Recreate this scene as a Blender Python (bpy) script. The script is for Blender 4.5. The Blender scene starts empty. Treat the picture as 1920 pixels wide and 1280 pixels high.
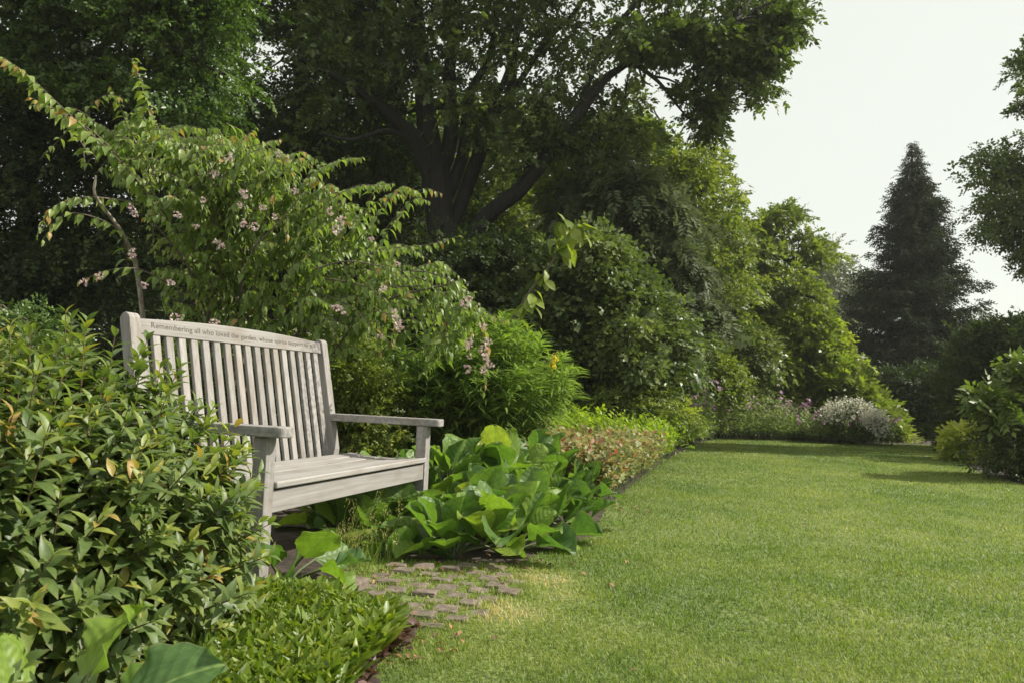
import bpy, bmesh, math, random
import numpy as np
from mathutils import Vector, Matrix

rng = np.random.default_rng(11)
random.seed(5)
sc = bpy.context.scene
COL = sc.collection

# ------------------------------------------------------------------ camera
F, PITCH, ROLL, H = 1460.0, 0.0649, 0.0422, 0.762      # focal length in photo pixels, radians, radians, metres
cp, sp_, cr, sr = math.cos(PITCH), math.sin(PITCH), math.cos(ROLL), math.sin(ROLL)
FW = np.array([0, cp, sp_]); U0 = np.array([0, -sp_, cp]); R0 = np.array([1.0, 0, 0])
RT = R0 * cr + U0 * sr; UP = U0 * cr - R0 * sr
cd = bpy.data.cameras.new('camera'); cam = bpy.data.objects.new('camera', cd); COL.objects.link(cam)
cd.sensor_width = 36; cd.lens = 36 * F / 1920; cd.clip_end = 2000; cd.clip_start = 0.05
cam.matrix_world = Matrix(((RT[0], UP[0], -FW[0], 0), (RT[1], UP[1], -FW[1], 0), (RT[2], UP[2], -FW[2], H), (0, 0, 0, 1)))
cd.dof.use_dof = True; cd.dof.focus_distance = 3.4; cd.dof.aperture_fstop = 9
sc.camera = cam

# ------------------------------------------------------------------ light
SUN_AZ = math.atan2(1.0, 0.06)      # clockwise from +Y (the view direction)
SUN_EL = math.radians(41)
w = bpy.data.worlds.new('World'); sc.world = w; w.use_nodes = True
nt = w.node_tree; bg = nt.nodes['Background']
sky = nt.nodes.new('ShaderNodeTexSky'); sky.sky_type = 'NISHITA'; sky.sun_disc = False
sky.sun_elevation = SUN_EL; sky.sun_rotation = SUN_AZ
sky.air_density = 1.0; sky.dust_density = 2.0; sky.ozone_density = 1.0; sky.altitude = 0
# a thin bright veil of cloud whitens the clear sky
veil = nt.nodes.new('ShaderNodeMixRGB'); veil.inputs[0].default_value = 0.84; veil.inputs[2].default_value = (7.0, 7.2, 6.35, 1)
nt.links.new(sky.outputs[0], veil.inputs[1]); nt.links.new(veil.outputs[0], bg.inputs['Color'])
bg.inputs['Strength'].default_value = 0.104
sl = bpy.data.lights.new('sun', 'SUN'); sl.energy = 5.0; sl.angle = math.radians(0.6); sl.color = (1.0, 0.94, 0.82)
so = bpy.data.objects.new('sun', sl); COL.objects.link(so)
sdir = Vector((math.sin(SUN_AZ) * math.cos(SUN_EL), math.cos(SUN_AZ) * math.cos(SUN_EL), math.sin(SUN_EL)))
so.rotation_euler = sdir.to_track_quat('Z', 'Y').to_euler(); so.location = (20, 8, 20)
vs = sc.view_settings; vs.view_transform = 'Standard'; vs.look = 'None'; vs.exposure = 0.45; vs.gamma = 1; vs.use_curve_mapping = False
cy = sc.cycles
cy.max_bounces = 8; cy.diffuse_bounces = 4; cy.glossy_bounces = 2; cy.transmission_bounces = 5; cy.transparent_max_bounces = 8
cy.use_denoising = True; cy.sample_clamp_indirect = 6
try:
    cy.denoising_prefilter = 'ACCURATE'; cy.denoising_input_passes = 'RGB_ALBEDO_NORMAL'
except Exception:
    pass

# ------------------------------------------------------------------ photo pixel helpers
def at(x, y, d):
    """world points seen at photo pixel x, y at forward depth d (metres)"""
    x = np.asarray(x, float); y = np.asarray(y, float); d = np.asarray(d, float)
    a = (x - 960) / F; b = -(y - 640) / F
    p = (FW[None] + np.atleast_1d(a)[:, None] * RT + np.atleast_1d(b)[:, None] * UP) * np.atleast_1d(d)[:, None]
    p[:, 2] += H
    return p
def at1(x, y, d): return at([x], [y], [d])[0]
def ground(x, y):
    a = (x - 960) / F; b = -(y - 640) / F
    v = FW + a * RT + b * UP
    t = -H / v[2]
    return np.array([v[0] * t, v[1] * t])
def inpoly(px, py, poly):
    poly = np.asarray(poly, float); n = len(poly); ins = np.zeros(len(px), bool); j = n - 1
    for i in range(n):
        xi, yi = poly[i]; xj, yj = poly[j]
        c = ((yi > py) != (yj > py)) & (px < (xj - xi) * (py - yi) / (yj - yi + 1e-12) + xi)
        ins ^= c; j = i
    return ins
def sample_poly(poly, n):
    poly = np.asarray(poly, float); lo = poly.min(0); hi = poly.max(0); out = []; c = 0
    while c < n:
        q = rng.uniform(lo, hi, (n * 3, 2)); q = q[inpoly(q[:, 0], q[:, 1], poly)]
        out.append(q); c += len(q)
    return np.concatenate(out)[:n]
def norm(v): return v / (np.linalg.norm(v, axis=-1, keepdims=True) + 1e-9)
def vnoise(x, y, s, seed=0):
    """smooth value noise 0..1"""
    r = np.random.default_rng(seed).random((64, 64)); x = np.asarray(x) / s + 31.3; y = np.asarray(y) / s + 17.7
    xi = np.floor(x).astype(int); yi = np.floor(y).astype(int); fx = x - xi; fy = y - yi
    fx = fx * fx * (3 - 2 * fx); fy = fy * fy * (3 - 2 * fy); g = lambda a, b: r[a % 64, b % 64]
    return (g(xi, yi) * (1 - fx) + g(xi + 1, yi) * fx) * (1 - fy) + (g(xi, yi + 1) * (1 - fx) + g(xi + 1, yi + 1) * fx) * fy

# ------------------------------------------------------------------ mesh building
class Geo:
    def __init__(self): self.V = []; self.T = []; self.Q = []; self.v = []; self.t = []; self.n = 0
    def add(self, V, T=None, Q=None, v=0.5, t=0.0):
        V = np.asarray(V, float).reshape(-1, 3); k = len(V)
        if T is not None and len(T): self.T.append(np.asarray(T).reshape(-1, 3) + self.n)
        if Q is not None and len(Q): self.Q.append(np.asarray(Q).reshape(-1, 4) + self.n)
        self.V.append(V); self.v.append(np.broadcast_to(np.asarray(v, float), (k,))); self.t.append(np.broadcast_to(np.asarray(t, float), (k,)))
        self.n += k
    def build(self, name, mat, parent=None, smooth=False, loc=None):
        me = bpy.data.meshes.new(name)
        V = np.concatenate(self.V)
        if loc is not None: V = V - np.asarray(loc)
        T = np.concatenate(self.T) if self.T else np.zeros((0, 3), int)
        Q = np.concatenate(self.Q) if self.Q else np.zeros((0, 4), int)
        me.vertices.add(len(V)); me.vertices.foreach_set('co', V.astype(np.float32).ravel())
        li = np.concatenate([T.ravel(), Q.ravel()]).astype(np.int32)
        me.loops.add(len(li)); me.loops.foreach_set('vertex_index', li)
        st = np.concatenate([np.arange(len(T)) * 3, len(T) * 3 + np.arange(len(Q)) * 4]).astype(np.int32)
        me.polygons.add(len(st)); me.polygons.foreach_set('loop_start', st)
        if smooth: me.polygons.foreach_set('use_smooth', np.ones(len(st), bool))
        for nm, a in (('v', self.v), ('t', self.t)):
            at_ = me.attributes.new(nm, 'FLOAT', 'POINT'); at_.data.foreach_set('value', np.concatenate(a).astype(np.float32))
        me.update(calc_edges=True)
        me.materials.append(mat)
        o = bpy.data.objects.new(name, me); COL.objects.link(o)
        if parent is not None: o.parent = parent
        if loc is not None and parent is None: o.location = loc
        return o

def leaves(g, tm, P, A, N, S, v=None, wid=1.0):
    """instance the leaf template tm=(V,T,Q) at points P with axis A, normal hint N, length S"""
    V, T, Q = tm; n = len(P); k = len(V)
    A = norm(A); X = norm(np.cross(A, N)); Z = np.cross(X, A)
    S = np.broadcast_to(np.asarray(S, float), (n,)); W = np.broadcast_to(np.asarray(wid, float), (n,))
    W_ = (V[None, :, 0:1] * W[:, None, None] * X[:, None] + V[None, :, 1:2] * A[:, None] + V[None, :, 2:3] * Z[:, None]) * S[:, None, None] + P[:, None]
    off = (np.arange(n) * k)[:, None, None]
    if v is None: v = rng.random(n)
    g.add(W_.reshape(-1, 3), (T[None] + off).reshape(-1, 3) if len(T) else None, (Q[None] + off).reshape(-1, 4) if len(Q) else None,
          np.repeat(v, k), np.tile(V[:, 1], n))

E3 = np.zeros((0, 3), int); E4 = np.zeros((0, 4), int)
def diamond(w=0.28, fold=0.08, droop=0.12):
    V = np.array([[0, 0, 0], [-w, .45, fold], [w, .45, fold], [0, 1, -droop], [0, .45, 0.0]], float)
    return V, np.array([[0, 4, 1], [0, 2, 4], [1, 4, 3], [4, 2, 3]]), E4
def flat(w=0.3, fold=.1):
    V = np.array([[0, 0, 0], [-w, .5, fold], [w, .45, fold], [0, 1, -.05]], float)
    return V, np.array([[0, 3, 1], [0, 2, 3]]), E4
def gridleaf(prof, curl=0.3, fold=0.25, wave=0.0, nw=1, seed=0, tmin=0.0):
    """lanceolate / ovate leaf: stations along y with half widths prof; 2*nw+1 points across"""
    r = np.random.default_rng(seed); m = len(prof); V = []; ph = r.uniform(0, 6.28, 4)
    for i, wd in enumerate(prof):
        y = i / (m - 1)
        for j in range(-nw, nw + 1):
            s = j / nw
            z = -curl * y * y + fold * abs(s) * wd * 1.2 + wave * abs(s) ** 2 * (math.sin(y * 11 + ph[0] + s) + .6 * math.sin(y * 23 + ph[1] * s))
            V.append([s * wd, y * (1 - .12 * curl), z])
    k = 2 * nw + 1; Q = []
    for i in range(m - 1):
        for j in range(k - 1): Q.append([i * k + j, i * k + j + 1, (i + 1) * k + j + 1, (i + 1) * k + j])
    return np.array(V, float), E3, np.array(Q)
def spray(leaf, n, spread=0.9, size=0.45, pinnate=False, seed=0, droop=0.2):
    """a twig carrying n leaves, as one template of length 1"""
    r = np.random.default_rng(seed); Vs, Ts, Qs = [], [], []; c = 0
    for i in range(n):
        t = (i + .6) / n; side = -1 if i % 2 else 1
        if i == n - 1: side = 0
        base = np.array([0, t * .75, -droop * t * t]); ang = side * spread + r.normal(0, .12)
        if not pinnate: roll = r.uniform(-.9, .9); base[2] += r.normal(0, .06); base[0] += r.normal(0, .06)
        else: roll = r.uniform(-.25, .25)
        A = np.array([math.sin(ang), math.cos(ang), -.25 * t + (0 if pinnate else r.normal(0, .35))]); A /= np.linalg.norm(A)
        N = np.array([math.sin(roll), 0, math.cos(roll)]); X = np.cross(A, N); X /= np.linalg.norm(X); Z = np.cross(X, A)
        V = leaf[0] * size * (1 - .25 * abs(t - .5)) * r.uniform(.8, 1.2)
        Vs.append(V[:, 0:1] * X + V[:, 1:2] * A + V[:, 2:3] * Z + base)
        if len(leaf[1]): Ts.append(leaf[1] + c)
        if len(leaf[2]): Qs.append(leaf[2] + c)
        c += len(V)
    return np.concatenate(Vs), (np.concatenate(Ts) if Ts else E3), (np.concatenate(Qs) if Qs else E4)

def tube(g, P, R, n=7, v=0.5, cap=True):
    P = np.asarray(P, float); R = np.asarray(R, float); m = len(P)
    if len(R) != m: R = np.interp(np.linspace(0, 1, m), np.linspace(0, 1, len(R)), R)
    Tn = norm(np.gradient(P, axis=0)); ref = np.array([.31, .87, .38]); V = []
    X = norm(np.cross(Tn, ref)); Y = np.cross(Tn, X)
    a = np.linspace(0, 2 * math.pi, n, endpoint=False)
    V = P[:, None] + R[:, None, None] * (np.cos(a)[None, :, None] * X[:, None] + np.sin(a)[None, :, None] * Y[:, None])
    Q = []
    for i in range(m - 1):
        for j in range(n):
            k = (j + 1) % n; Q.append([i * n + j, i * n + k, (i + 1) * n + k, (i + 1) * n + j])
    V = V.reshape(-1, 3); T = []
    if cap:
        V = np.concatenate([V, P[-1:]]); T = [[(m - 1) * n + j, (m - 1) * n + (j + 1) % n, m * n] for j in range(n)]
    g.add(V, np.array(T) if cap else None, np.array(Q), v, np.linspace(0, 1, len(V)))
def smooth_path(pts, n=14):
    """Catmull-Rom through points (rows of any width)"""
    p = np.asarray(pts, float); p = np.concatenate([[2 * p[0] - p[1]], p, [2 * p[-1] - p[-2]]]); out = []
    m = len(p) - 3; per = max(2, n // m)
    for i in range(m):
        for t in np.linspace(0, 1, per, endpoint=False):
            a, b, c, d = p[i:i + 4]
            out.append(.5 * ((2 * b) + (-a + c) * t + (2 * a - 5 * b + 4 * c - d) * t * t + (-a + 3 * b - 3 * c + d) * t ** 3))
    out.append(p[-2]); return np.array(out)
def limb(g, pts, n=16, sides=8, wob=0.0):
    """limb given as (px, py, depth, radius in photo px)"""
    q = smooth_path(pts, n); P = at(q[:, 0], q[:, 1], q[:, 2]); R = q[:, 3] * q[:, 2] / F
    if wob: P = P + rng.normal(0, wob, P.shape) * (np.linspace(0, 1, len(P))[:, None])
    tube(g, P, np.maximum(R, .003), sides)
    return P

# ------------------------------------------------------------------ materials
MATS = {}
def newmat(name):
    m = bpy.data.materials.new(name); m.use_nodes = True; MATS[name] = m
    n = m.node_tree.nodes; l = m.node_tree.links
    return m, n, l, n['Principled BSDF'], n['Material Output']
def ramp(n, stops):
    r = n.new('ShaderNodeValToRGB'); e = r.color_ramp.elements
    while len(e) < len(stops): e.new(.5)
    for el, (p, c) in zip(e, stops): el.position = p; el.color = (*c, 1)
    return r
def leaf_mat(name, stops, rough=0.45, transl=0.4, tcol=(1.25, 1.35, .55), tip=None, spec=0.5, vein=None):
    m, n, l, b, o = newmat(name)
    av = n.new('ShaderNodeAttribute'); av.attribute_name = 'v'
    r = ramp(n, stops); l.new(av.outputs['Fac'], r.inputs[0]); c = r.outputs[0]
    tc = n.new('ShaderNodeTexCoord')
    nz = n.new('ShaderNodeTexNoise'); nz.inputs['Scale'].default_value = 60; nz.inputs['Detail'].default_value = 3; l.new(tc.outputs['Object'], nz.inputs['Vector'])
    mr = n.new('ShaderNodeMapRange'); mr.inputs[1].default_value = .3; mr.inputs[2].default_value = .7; mr.inputs[3].default_value = .82; mr.inputs[4].default_value = 1.18
    l.new(nz.outputs['Fac'], mr.inputs[0])
    mm = n.new('ShaderNodeVectorMath'); mm.operation = 'SCALE'; l.new(c, mm.inputs[0]); l.new(mr.outputs[0], mm.inputs['Scale']); c = mm.outputs[0]
    if tip:
        at_ = n.new('ShaderNodeAttribute'); at_.attribute_name = 't'
        mt = n.new('ShaderNodeMapRange'); mt.inputs[1].default_value = tip[1]; mt.inputs[2].default_value = 1.0; mt.inputs[4].default_value = tip[2]
        l.new(at_.outputs['Fac'], mt.inputs[0])
        mx = n.new('ShaderNodeMixRGB'); l.new(mt.outputs[0], mx.inputs[0]); l.new(c, mx.inputs[1]); mx.inputs[2].default_value = (*tip[0], 1); c = mx.outputs[0]
    l.new(c, b.inputs['Base Color']); b.inputs['Roughness'].default_value = rough
    b.inputs['Specular IOR Level'].default_value = spec
    tr = n.new('ShaderNodeBsdfTranslucent')
    m2 = n.new('ShaderNodeVectorMath'); m2.operation = 'MULTIPLY'; l.new(c, m2.inputs[0]); m2.inputs[1].default_value = tcol; l.new(m2.outputs[0], tr.inputs['Color'])
    mx = n.new('ShaderNodeMixShader'); mx.inputs[0].default_value = transl
    l.new(b.outputs[0], mx.inputs[1]); l.new(tr.outputs[0], mx.inputs[2]); l.new(mx.outputs[0], o.inputs['Surface'])
    return m
def bark_mat(name, c1, c2, scale=6):
    m, n, l, b, o = newmat(name)
    tc = n.new('ShaderNodeTexCoord'); mp = n.new('ShaderNodeMapping'); mp.inputs['Scale'].default_value = (1, 1, .22); l.new(tc.outputs['Object'], mp.inputs[0])
    nz = n.new('ShaderNodeTexNoise'); nz.inputs['Scale'].default_value = scale * 3; nz.inputs['Detail'].default_value = 6; l.new(mp.outputs[0], nz.inputs['Vector'])
    r = ramp(n, [(.35, c1), (.65, c2)]); l.new(nz.outputs['Fac'], r.inputs[0]); l.new(r.outputs[0], b.inputs['Base Color'])
    b.inputs['Roughness'].default_value = .9
    bp = n.new('ShaderNodeBump'); bp.inputs['Strength'].default_value = .7; bp.inputs['Distance'].default_value = .03; l.new(nz.outputs['Fac'], bp.inputs['Height']); l.new(bp.outputs[0], b.inputs['Normal'])
    return m
def plain(name, c, rough=.6, var=.15):
    m, n, l, b, o = newmat(name)
    tc = n.new('ShaderNodeTexCoord'); nz = n.new('ShaderNodeTexNoise'); nz.inputs['Scale'].default_value = 40; nz.inputs['Detail'].default_value = 5; l.new(tc.outputs['Object'], nz.inputs['Vector'])
    r = ramp(n, [(.3, tuple(x * (1 - var) for x in c)), (.7, tuple(min(1, x * (1 + var)) for x in c))]); l.new(nz.outputs['Fac'], r.inputs[0]); l.new(r.outputs[0], b.inputs['Base Color']); b.inputs['Roughness'].default_value = rough
    return m

# ------------------------------------------------------------------ things
def thing(name, label, cat, loc, group=None):
    o = bpy.data.objects.new(name, None); COL.objects.link(o); o.location = loc; o.empty_display_size = .1
    o['label'] = label; o['category'] = cat
    if group: o['group'] = group
    return o
def tag(o, label, cat, group=None):
    o['label'] = label; o['category'] = cat
    if group: o['group'] = group
    return o
def part(g, name, mat, root, smooth=False):
    """link g as a child of root; geometry is given in world coordinates"""
    o = g.build(name, mat, root, smooth=smooth, loc=tuple(root.location)); return o

M_OAK = leaf_mat('oak_leaf', [(0, (0.049, 0.076, 0.021)), (.6, (0.099, 0.147, 0.033)), (1, (0.160, 0.216, 0.054))], .5, .35)
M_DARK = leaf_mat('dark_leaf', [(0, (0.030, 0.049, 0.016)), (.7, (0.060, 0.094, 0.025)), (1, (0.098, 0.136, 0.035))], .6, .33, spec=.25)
M_LEFT = leaf_mat('holly_green_leaf', [(0, (0.048, 0.085, 0.022)), (.6, (0.085, 0.151, 0.033)), (1, (0.144, 0.220, 0.045))], .4, .38)
M_MID = leaf_mat('mid_green_leaf', [(0, (0.098, 0.141, 0.032)), (.6, (0.178, 0.233, 0.048)), (1, (0.294, 0.328, 0.072))], .5, .42)
M_YEL = leaf_mat('yellow_green_leaf', [(0, (0.113, 0.166, 0.031)), (.6, (0.207, 0.266, 0.043)), (1, (0.307, 0.346, 0.060))], .45, .42)
M_GREY = leaf_mat('grey_green_leaf', [(0, (.07, .095, .042)), (1, (.155, .19, .09))], .6, .38, (1.1, 1.15, .8), spec=.3)
M_LAUREL = leaf_mat('laurel_leaf', [(0, (0.069, 0.103, 0.030)), (.6, (0.120, 0.167, 0.049)), (1, (0.191, 0.237, 0.081))], .42, .33)
M_CONI = leaf_mat('conifer_needle', [(0, (0.019, 0.027, 0.015)), (1, (0.051, 0.067, 0.036))], .8, .22, spec=.1)
M_PALE = leaf_mat('pale_birch_leaf', [(0, (.1, .12, .075)), (1, (.17, .19, .12))], .5, .4)
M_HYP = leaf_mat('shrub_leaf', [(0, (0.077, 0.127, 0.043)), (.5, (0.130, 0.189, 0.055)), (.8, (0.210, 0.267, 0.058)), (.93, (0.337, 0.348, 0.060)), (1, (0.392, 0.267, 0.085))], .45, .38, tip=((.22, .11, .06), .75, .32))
M_KOL = leaf_mat('beauty_bush_leaf', [(0, (0.104, 0.168, 0.037)), (.5, (0.183, 0.264, 0.061)), (.88, (0.281, 0.348, 0.099)), (1, (0.439, 0.228, 0.088))], .42, .45, tip=((.27, .24, .09), .75, .35))
M_WIL = leaf_mat('willow_leaf', [(0, (0.112, 0.188, 0.055)), (.6, (0.188, 0.284, 0.061)), (1, (0.276, 0.376, 0.073))], .4, .45)
M_LIME = leaf_mat('lime_leaf', [(0, (0.184, 0.275, 0.020)), (.6, (0.287, 0.396, 0.028)), (1, (0.391, 0.473, 0.040))], .5, .45)
M_GER = leaf_mat('geranium_leaf', [(0, (0.156, 0.204, 0.072)), (.5, (0.264, 0.300, 0.108)), (.7, (0.360, 0.336, 0.156)), (.88, (0.360, 0.204, 0.132)), (1, (0.360, 0.120, 0.096))], .55, .38, (1.2, 1.1, .7))
M_STRAP = leaf_mat('strap_leaf', [(0, (0.092, 0.143, 0.025)), (.6, (0.169, 0.243, 0.030)), (1, (0.288, 0.315, 0.040))], .4, .42)
M_PURP = leaf_mat('bronze_leaf', [(0, (.07, .05, .04)), (.5, (.11, .06, .05)), (1, (.16, .09, .07))], .5, .3)
M_GOLD = leaf_mat('golden_leaf', [(0, (.3, .36, .04)), (1, (.52, .52, .08))], .5, .45)
M_BARK = bark_mat('oak_bark', (.013, .0115, .01), (.032, .028, .024))
M_TWIG = bark_mat('twig_bark', (.09, .07, .05), (.17, .14, .1), 20)
M_PALEBARK = bark_mat('pale_bark', (.24, .2, .15), (.42, .37, .3), 20)
M_STEM = plain('green_stem', (.1, .13, .05))
M_RSTEM = plain('reddish_stem', (.13, .09, .05))
M_PINK = leaf_mat('pink_petal', [(0, (.55, .32, .34)), (.45, (.7, .54, .53)), (1, (.82, .74, .7))], .6, .35, (1, .95, .95))
M_WHITE = leaf_mat('white_petal', [(0, (.55, .52, .42)), (1, (.75, .74, .66))], .6, .3, (1, 1, .95))
M_YFL = leaf_mat('yellow_petal', [(0, (.6, .5, .02)), (1, (.75, .66, .05))], .6, .3, (1, 1, .8))
M_MAUVE = leaf_mat('mauve_petal', [(0, (.4, .2, .36)), (.6, (.55, .34, .48)), (1, (.66, .52, .6))], .6, .3, (1, .95, 1))
M_RED = leaf_mat('red_petal', [(0, (.5, .06, .04)), (1, (.65, .14, .08))], .6, .3, (1, .9, .9))

# --- bergenia leaf: broad glossy leaf with veins that follow its length (t) and the leaf's own width
def bergenia_mat():
    m, n, l, b, o = newmat('bergenia_leaf')
    av = n.new('ShaderNodeAttribute'); av.attribute_name = 'v'
    r = ramp(n, [(0, (.075, .15, .042)), (.5, (.13, .225, .045)), (.85, (.2, .3, .045)), (1, (.27, .33, .06))]); l.new(av.outputs['Fac'], r.inputs[0])
    uv = n.new('ShaderNodeAttribute'); uv.attribute_name = 'leafuv'
    sx = n.new('ShaderNodeSeparateXYZ'); l.new(uv.outputs['Vector'], sx.inputs[0])
    ab = n.new('ShaderNodeMath'); ab.operation = 'ABSOLUTE'; l.new(sx.outputs[0], ab.inputs[0])
    # side veins: wave of (y - 0.55|x|)
    ml = n.new('ShaderNodeMath'); ml.operation = 'MULTIPLY_ADD'; l.new(ab.outputs[0], ml.inputs[0]); ml.inputs[1].default_value = -.75; l.new(sx.outputs[1], ml.inputs[2])
    fr = n.new('ShaderNodeMath'); fr.operation = 'MULTIPLY'; l.new(ml.outputs[0], fr.inputs[0]); fr.inputs[1].default_value = 42
    sn = n.new('ShaderNodeMath'); sn.operation = 'SINE'; l.new(fr.outputs[0], sn.inputs[0])
    vr = n.new('ShaderNodeMapRange'); l.new(sn.outputs[0], vr.inputs[0]); vr.inputs[1].default_value = .93; vr.inputs[2].default_value = 1.0
    mid = n.new('ShaderNodeMapRange'); l.new(ab.outputs[0], mid.inputs[0]); mid.inputs[1].default_value = .022; mid.inputs[2].default_value = .008
    mx = n.new('ShaderNodeMath'); mx.operation = 'MAXIMUM'; l.new(mid.outputs[0], mx.inputs[0])
    h = n.new('ShaderNodeMath'); h.operation = 'MULTIPLY'; l.new(vr.outputs[0], h.inputs[0]); h.inputs[1].default_value = .22; l.new(h.outputs[0], mx.inputs[1])
    c = n.new('ShaderNodeMixRGB'); l.new(mx.outputs[0], c.inputs[0]); l.new(r.outputs[0], c.inputs[1]); c.inputs[2].default_value = (.19, .28, .085, 1)
    nz = n.new('ShaderNodeTexNoise'); nz.inputs['Scale'].default_value = 7; nz.inputs['Detail'].default_value = 6; l.new(uv.outputs['Vector'], nz.inputs['Vector'])
    mr = n.new('ShaderNodeMapRange'); mr.inputs[1].default_value = .3; mr.inputs[2].default_value = .7; mr.inputs[3].default_value = .78; mr.inputs[4].default_value = 1.2; l.new(nz.outputs['Fac'], mr.inputs[0])
    c2 = n.new('ShaderNodeVectorMath'); c2.operation = 'SCALE'; l.new(c.outputs[0], c2.inputs[0]); l.new(mr.outputs[0], c2.inputs['Scale'])
    ed = n.new('ShaderNodeMapRange'); l.new(sx.outputs[2], ed.inputs[0]); ed.inputs[1].default_value = .94; ed.inputs[2].default_value = 1.0; ed.inputs[4].default_value = .55
    c3 = n.new('ShaderNodeMixRGB'); l.new(ed.outputs[0], c3.inputs[0]); l.new(c2.outputs[0], c3.inputs[1]); c3.inputs[2].default_value = (.24, .2, .09, 1)
    l.new(c3.outputs[0], b.inputs['Base Color']); b.inputs['Roughness'].default_value = .46; b.inputs['Specular IOR Level'].default_value = .45
    bp = n.new('ShaderNodeBump'); bp.inputs['Strength'].default_value = .22; bp.inputs['Distance'].default_value = .003
    hh = n.new('ShaderNodeMath'); hh.operation = 'ADD'; l.new(sn.outputs[0], hh.inputs[0]); l.new(nz.outputs['Fac'], hh.inputs[1]); l.new(hh.outputs[0], bp.inputs['Height']); l.new(bp.outputs[0], b.inputs['Normal'])
    tr = n.new('ShaderNodeBsdfTranslucent'); m2 = n.new('ShaderNodeVectorMath'); m2.operation = 'MULTIPLY'; l.new(c3.outputs[0], m2.inputs[0]); m2.inputs[1].default_value = (1.3, 1.45, .5); l.new(m2.outputs[0], tr.inputs['Color'])
    mxs = n.new('ShaderNodeMixShader'); mxs.inputs[0].default_value = .42; l.new(b.outputs[0], mxs.inputs[1]); l.new(tr.outputs[0], mxs.inputs[2]); l.new(mxs.outputs[0], o.inputs['Surface'])
    return m
M_BERG = bergenia_mat()

def wood_mat():
    m, n, l, b, o = newmat('weathered_teak')
    g = n.new('ShaderNodeAttribute'); g.attribute_name = 'grain'
    mp = n.new('ShaderNodeMapping'); mp.inputs['Scale'].default_value = (2.2, 70, 70); l.new(g.outputs['Vector'], mp.inputs[0])
    nz = n.new('ShaderNodeTexNoise'); nz.inputs['Scale'].default_value = 1.0; nz.inputs['Detail'].default_value = 7; nz.inputs['Roughness'].default_value = .65; l.new(mp.outputs[0], nz.inputs['Vector'])
    r = ramp(n, [(.25, (.185, .171, .16)), (.45, (.295, .277, .264)), (.7, (.385, .368, .354))]); l.new(nz.outputs['Fac'], r.inputs[0])
    mp2 = n.new('ShaderNodeMapping'); mp2.inputs['Scale'].default_value = (5, 9, 9); l.new(g.outputs['Vector'], mp2.inputs[0])
    n2 = n.new('ShaderNodeTexNoise'); n2.inputs['Scale'].default_value = 1.0; n2.inputs['Detail'].default_value = 4; l.new(mp2.outputs[0], n2.inputs['Vector'])
    r2 = n.new('ShaderNodeMapRange'); l.new(n2.outputs['Fac'], r2.inputs[0]); r2.inputs[1].default_value = .48; r2.inputs[2].default_value = .72; r2.inputs[4].default_value = .7
    mx = n.new('ShaderNodeMixRGB'); l.new(r2.outputs[0], mx.inputs[0]); l.new(r.outputs[0], mx.inputs[1]); mx.inputs[2].default_value = (.235, .2, .165, 1)
    # dark lichen stain attribute
    st = n.new('ShaderNodeAttribute'); st.attribute_name = 'stain'
    n3 = n.new('ShaderNodeTexNoise'); n3.inputs['Scale'].default_value = 38; n3.inputs['Detail'].default_value = 5; l.new(g.outputs['Vector'], n3.inputs['Vector'])
    ms = n.new('ShaderNodeMath'); ms.operation = 'MULTIPLY'; l.new(st.outputs['Fac'], ms.inputs[0])
    r3 = n.new('ShaderNodeMapRange'); l.new(n3.outputs['Fac'], r3.inputs[0]); r3.inputs[1].default_value = .42; r3.inputs[2].default_value = .62; l.new(r3.outputs[0], ms.inputs[1])
    mx2 = n.new('ShaderNodeMixRGB'); l.new(ms.outputs[0], mx2.inputs[0]); l.new(mx.outputs[0], mx2.inputs[1]); mx2.inputs[2].default_value = (.085, .086, .09, 1)
    oi = n.new('ShaderNodeObjectInfo'); mt = n.new('ShaderNodeMapRange'); l.new(oi.outputs['Random'], mt.inputs[0]); mt.inputs[3].default_value = .82; mt.inputs[4].default_value = 1.1
    mv = n.new('ShaderNodeVectorMath'); mv.operation = 'SCALE'; l.new(mx2.outputs[0], mv.inputs[0]); l.new(mt.outputs[0], mv.inputs['Scale'])
    l.new(mv.outputs[0], b.inputs['Base Color']); b.inputs['Roughness'].default_value = .82; b.inputs['Specular IOR Level'].default_value = .25
    bp = n.new('ShaderNodeBump'); bp.inputs['Strength'].default_value = .35; bp.inputs['Distance'].default_value = .002; l.new(nz.outputs['Fac'], bp.inputs['Height']); l.new(bp.outputs[0], b.inputs['Normal'])
    return m
M_WOOD = wood_mat()
M_CARVE = plain('carved_letter', (.115, .1, .086), .9, .3)

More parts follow.
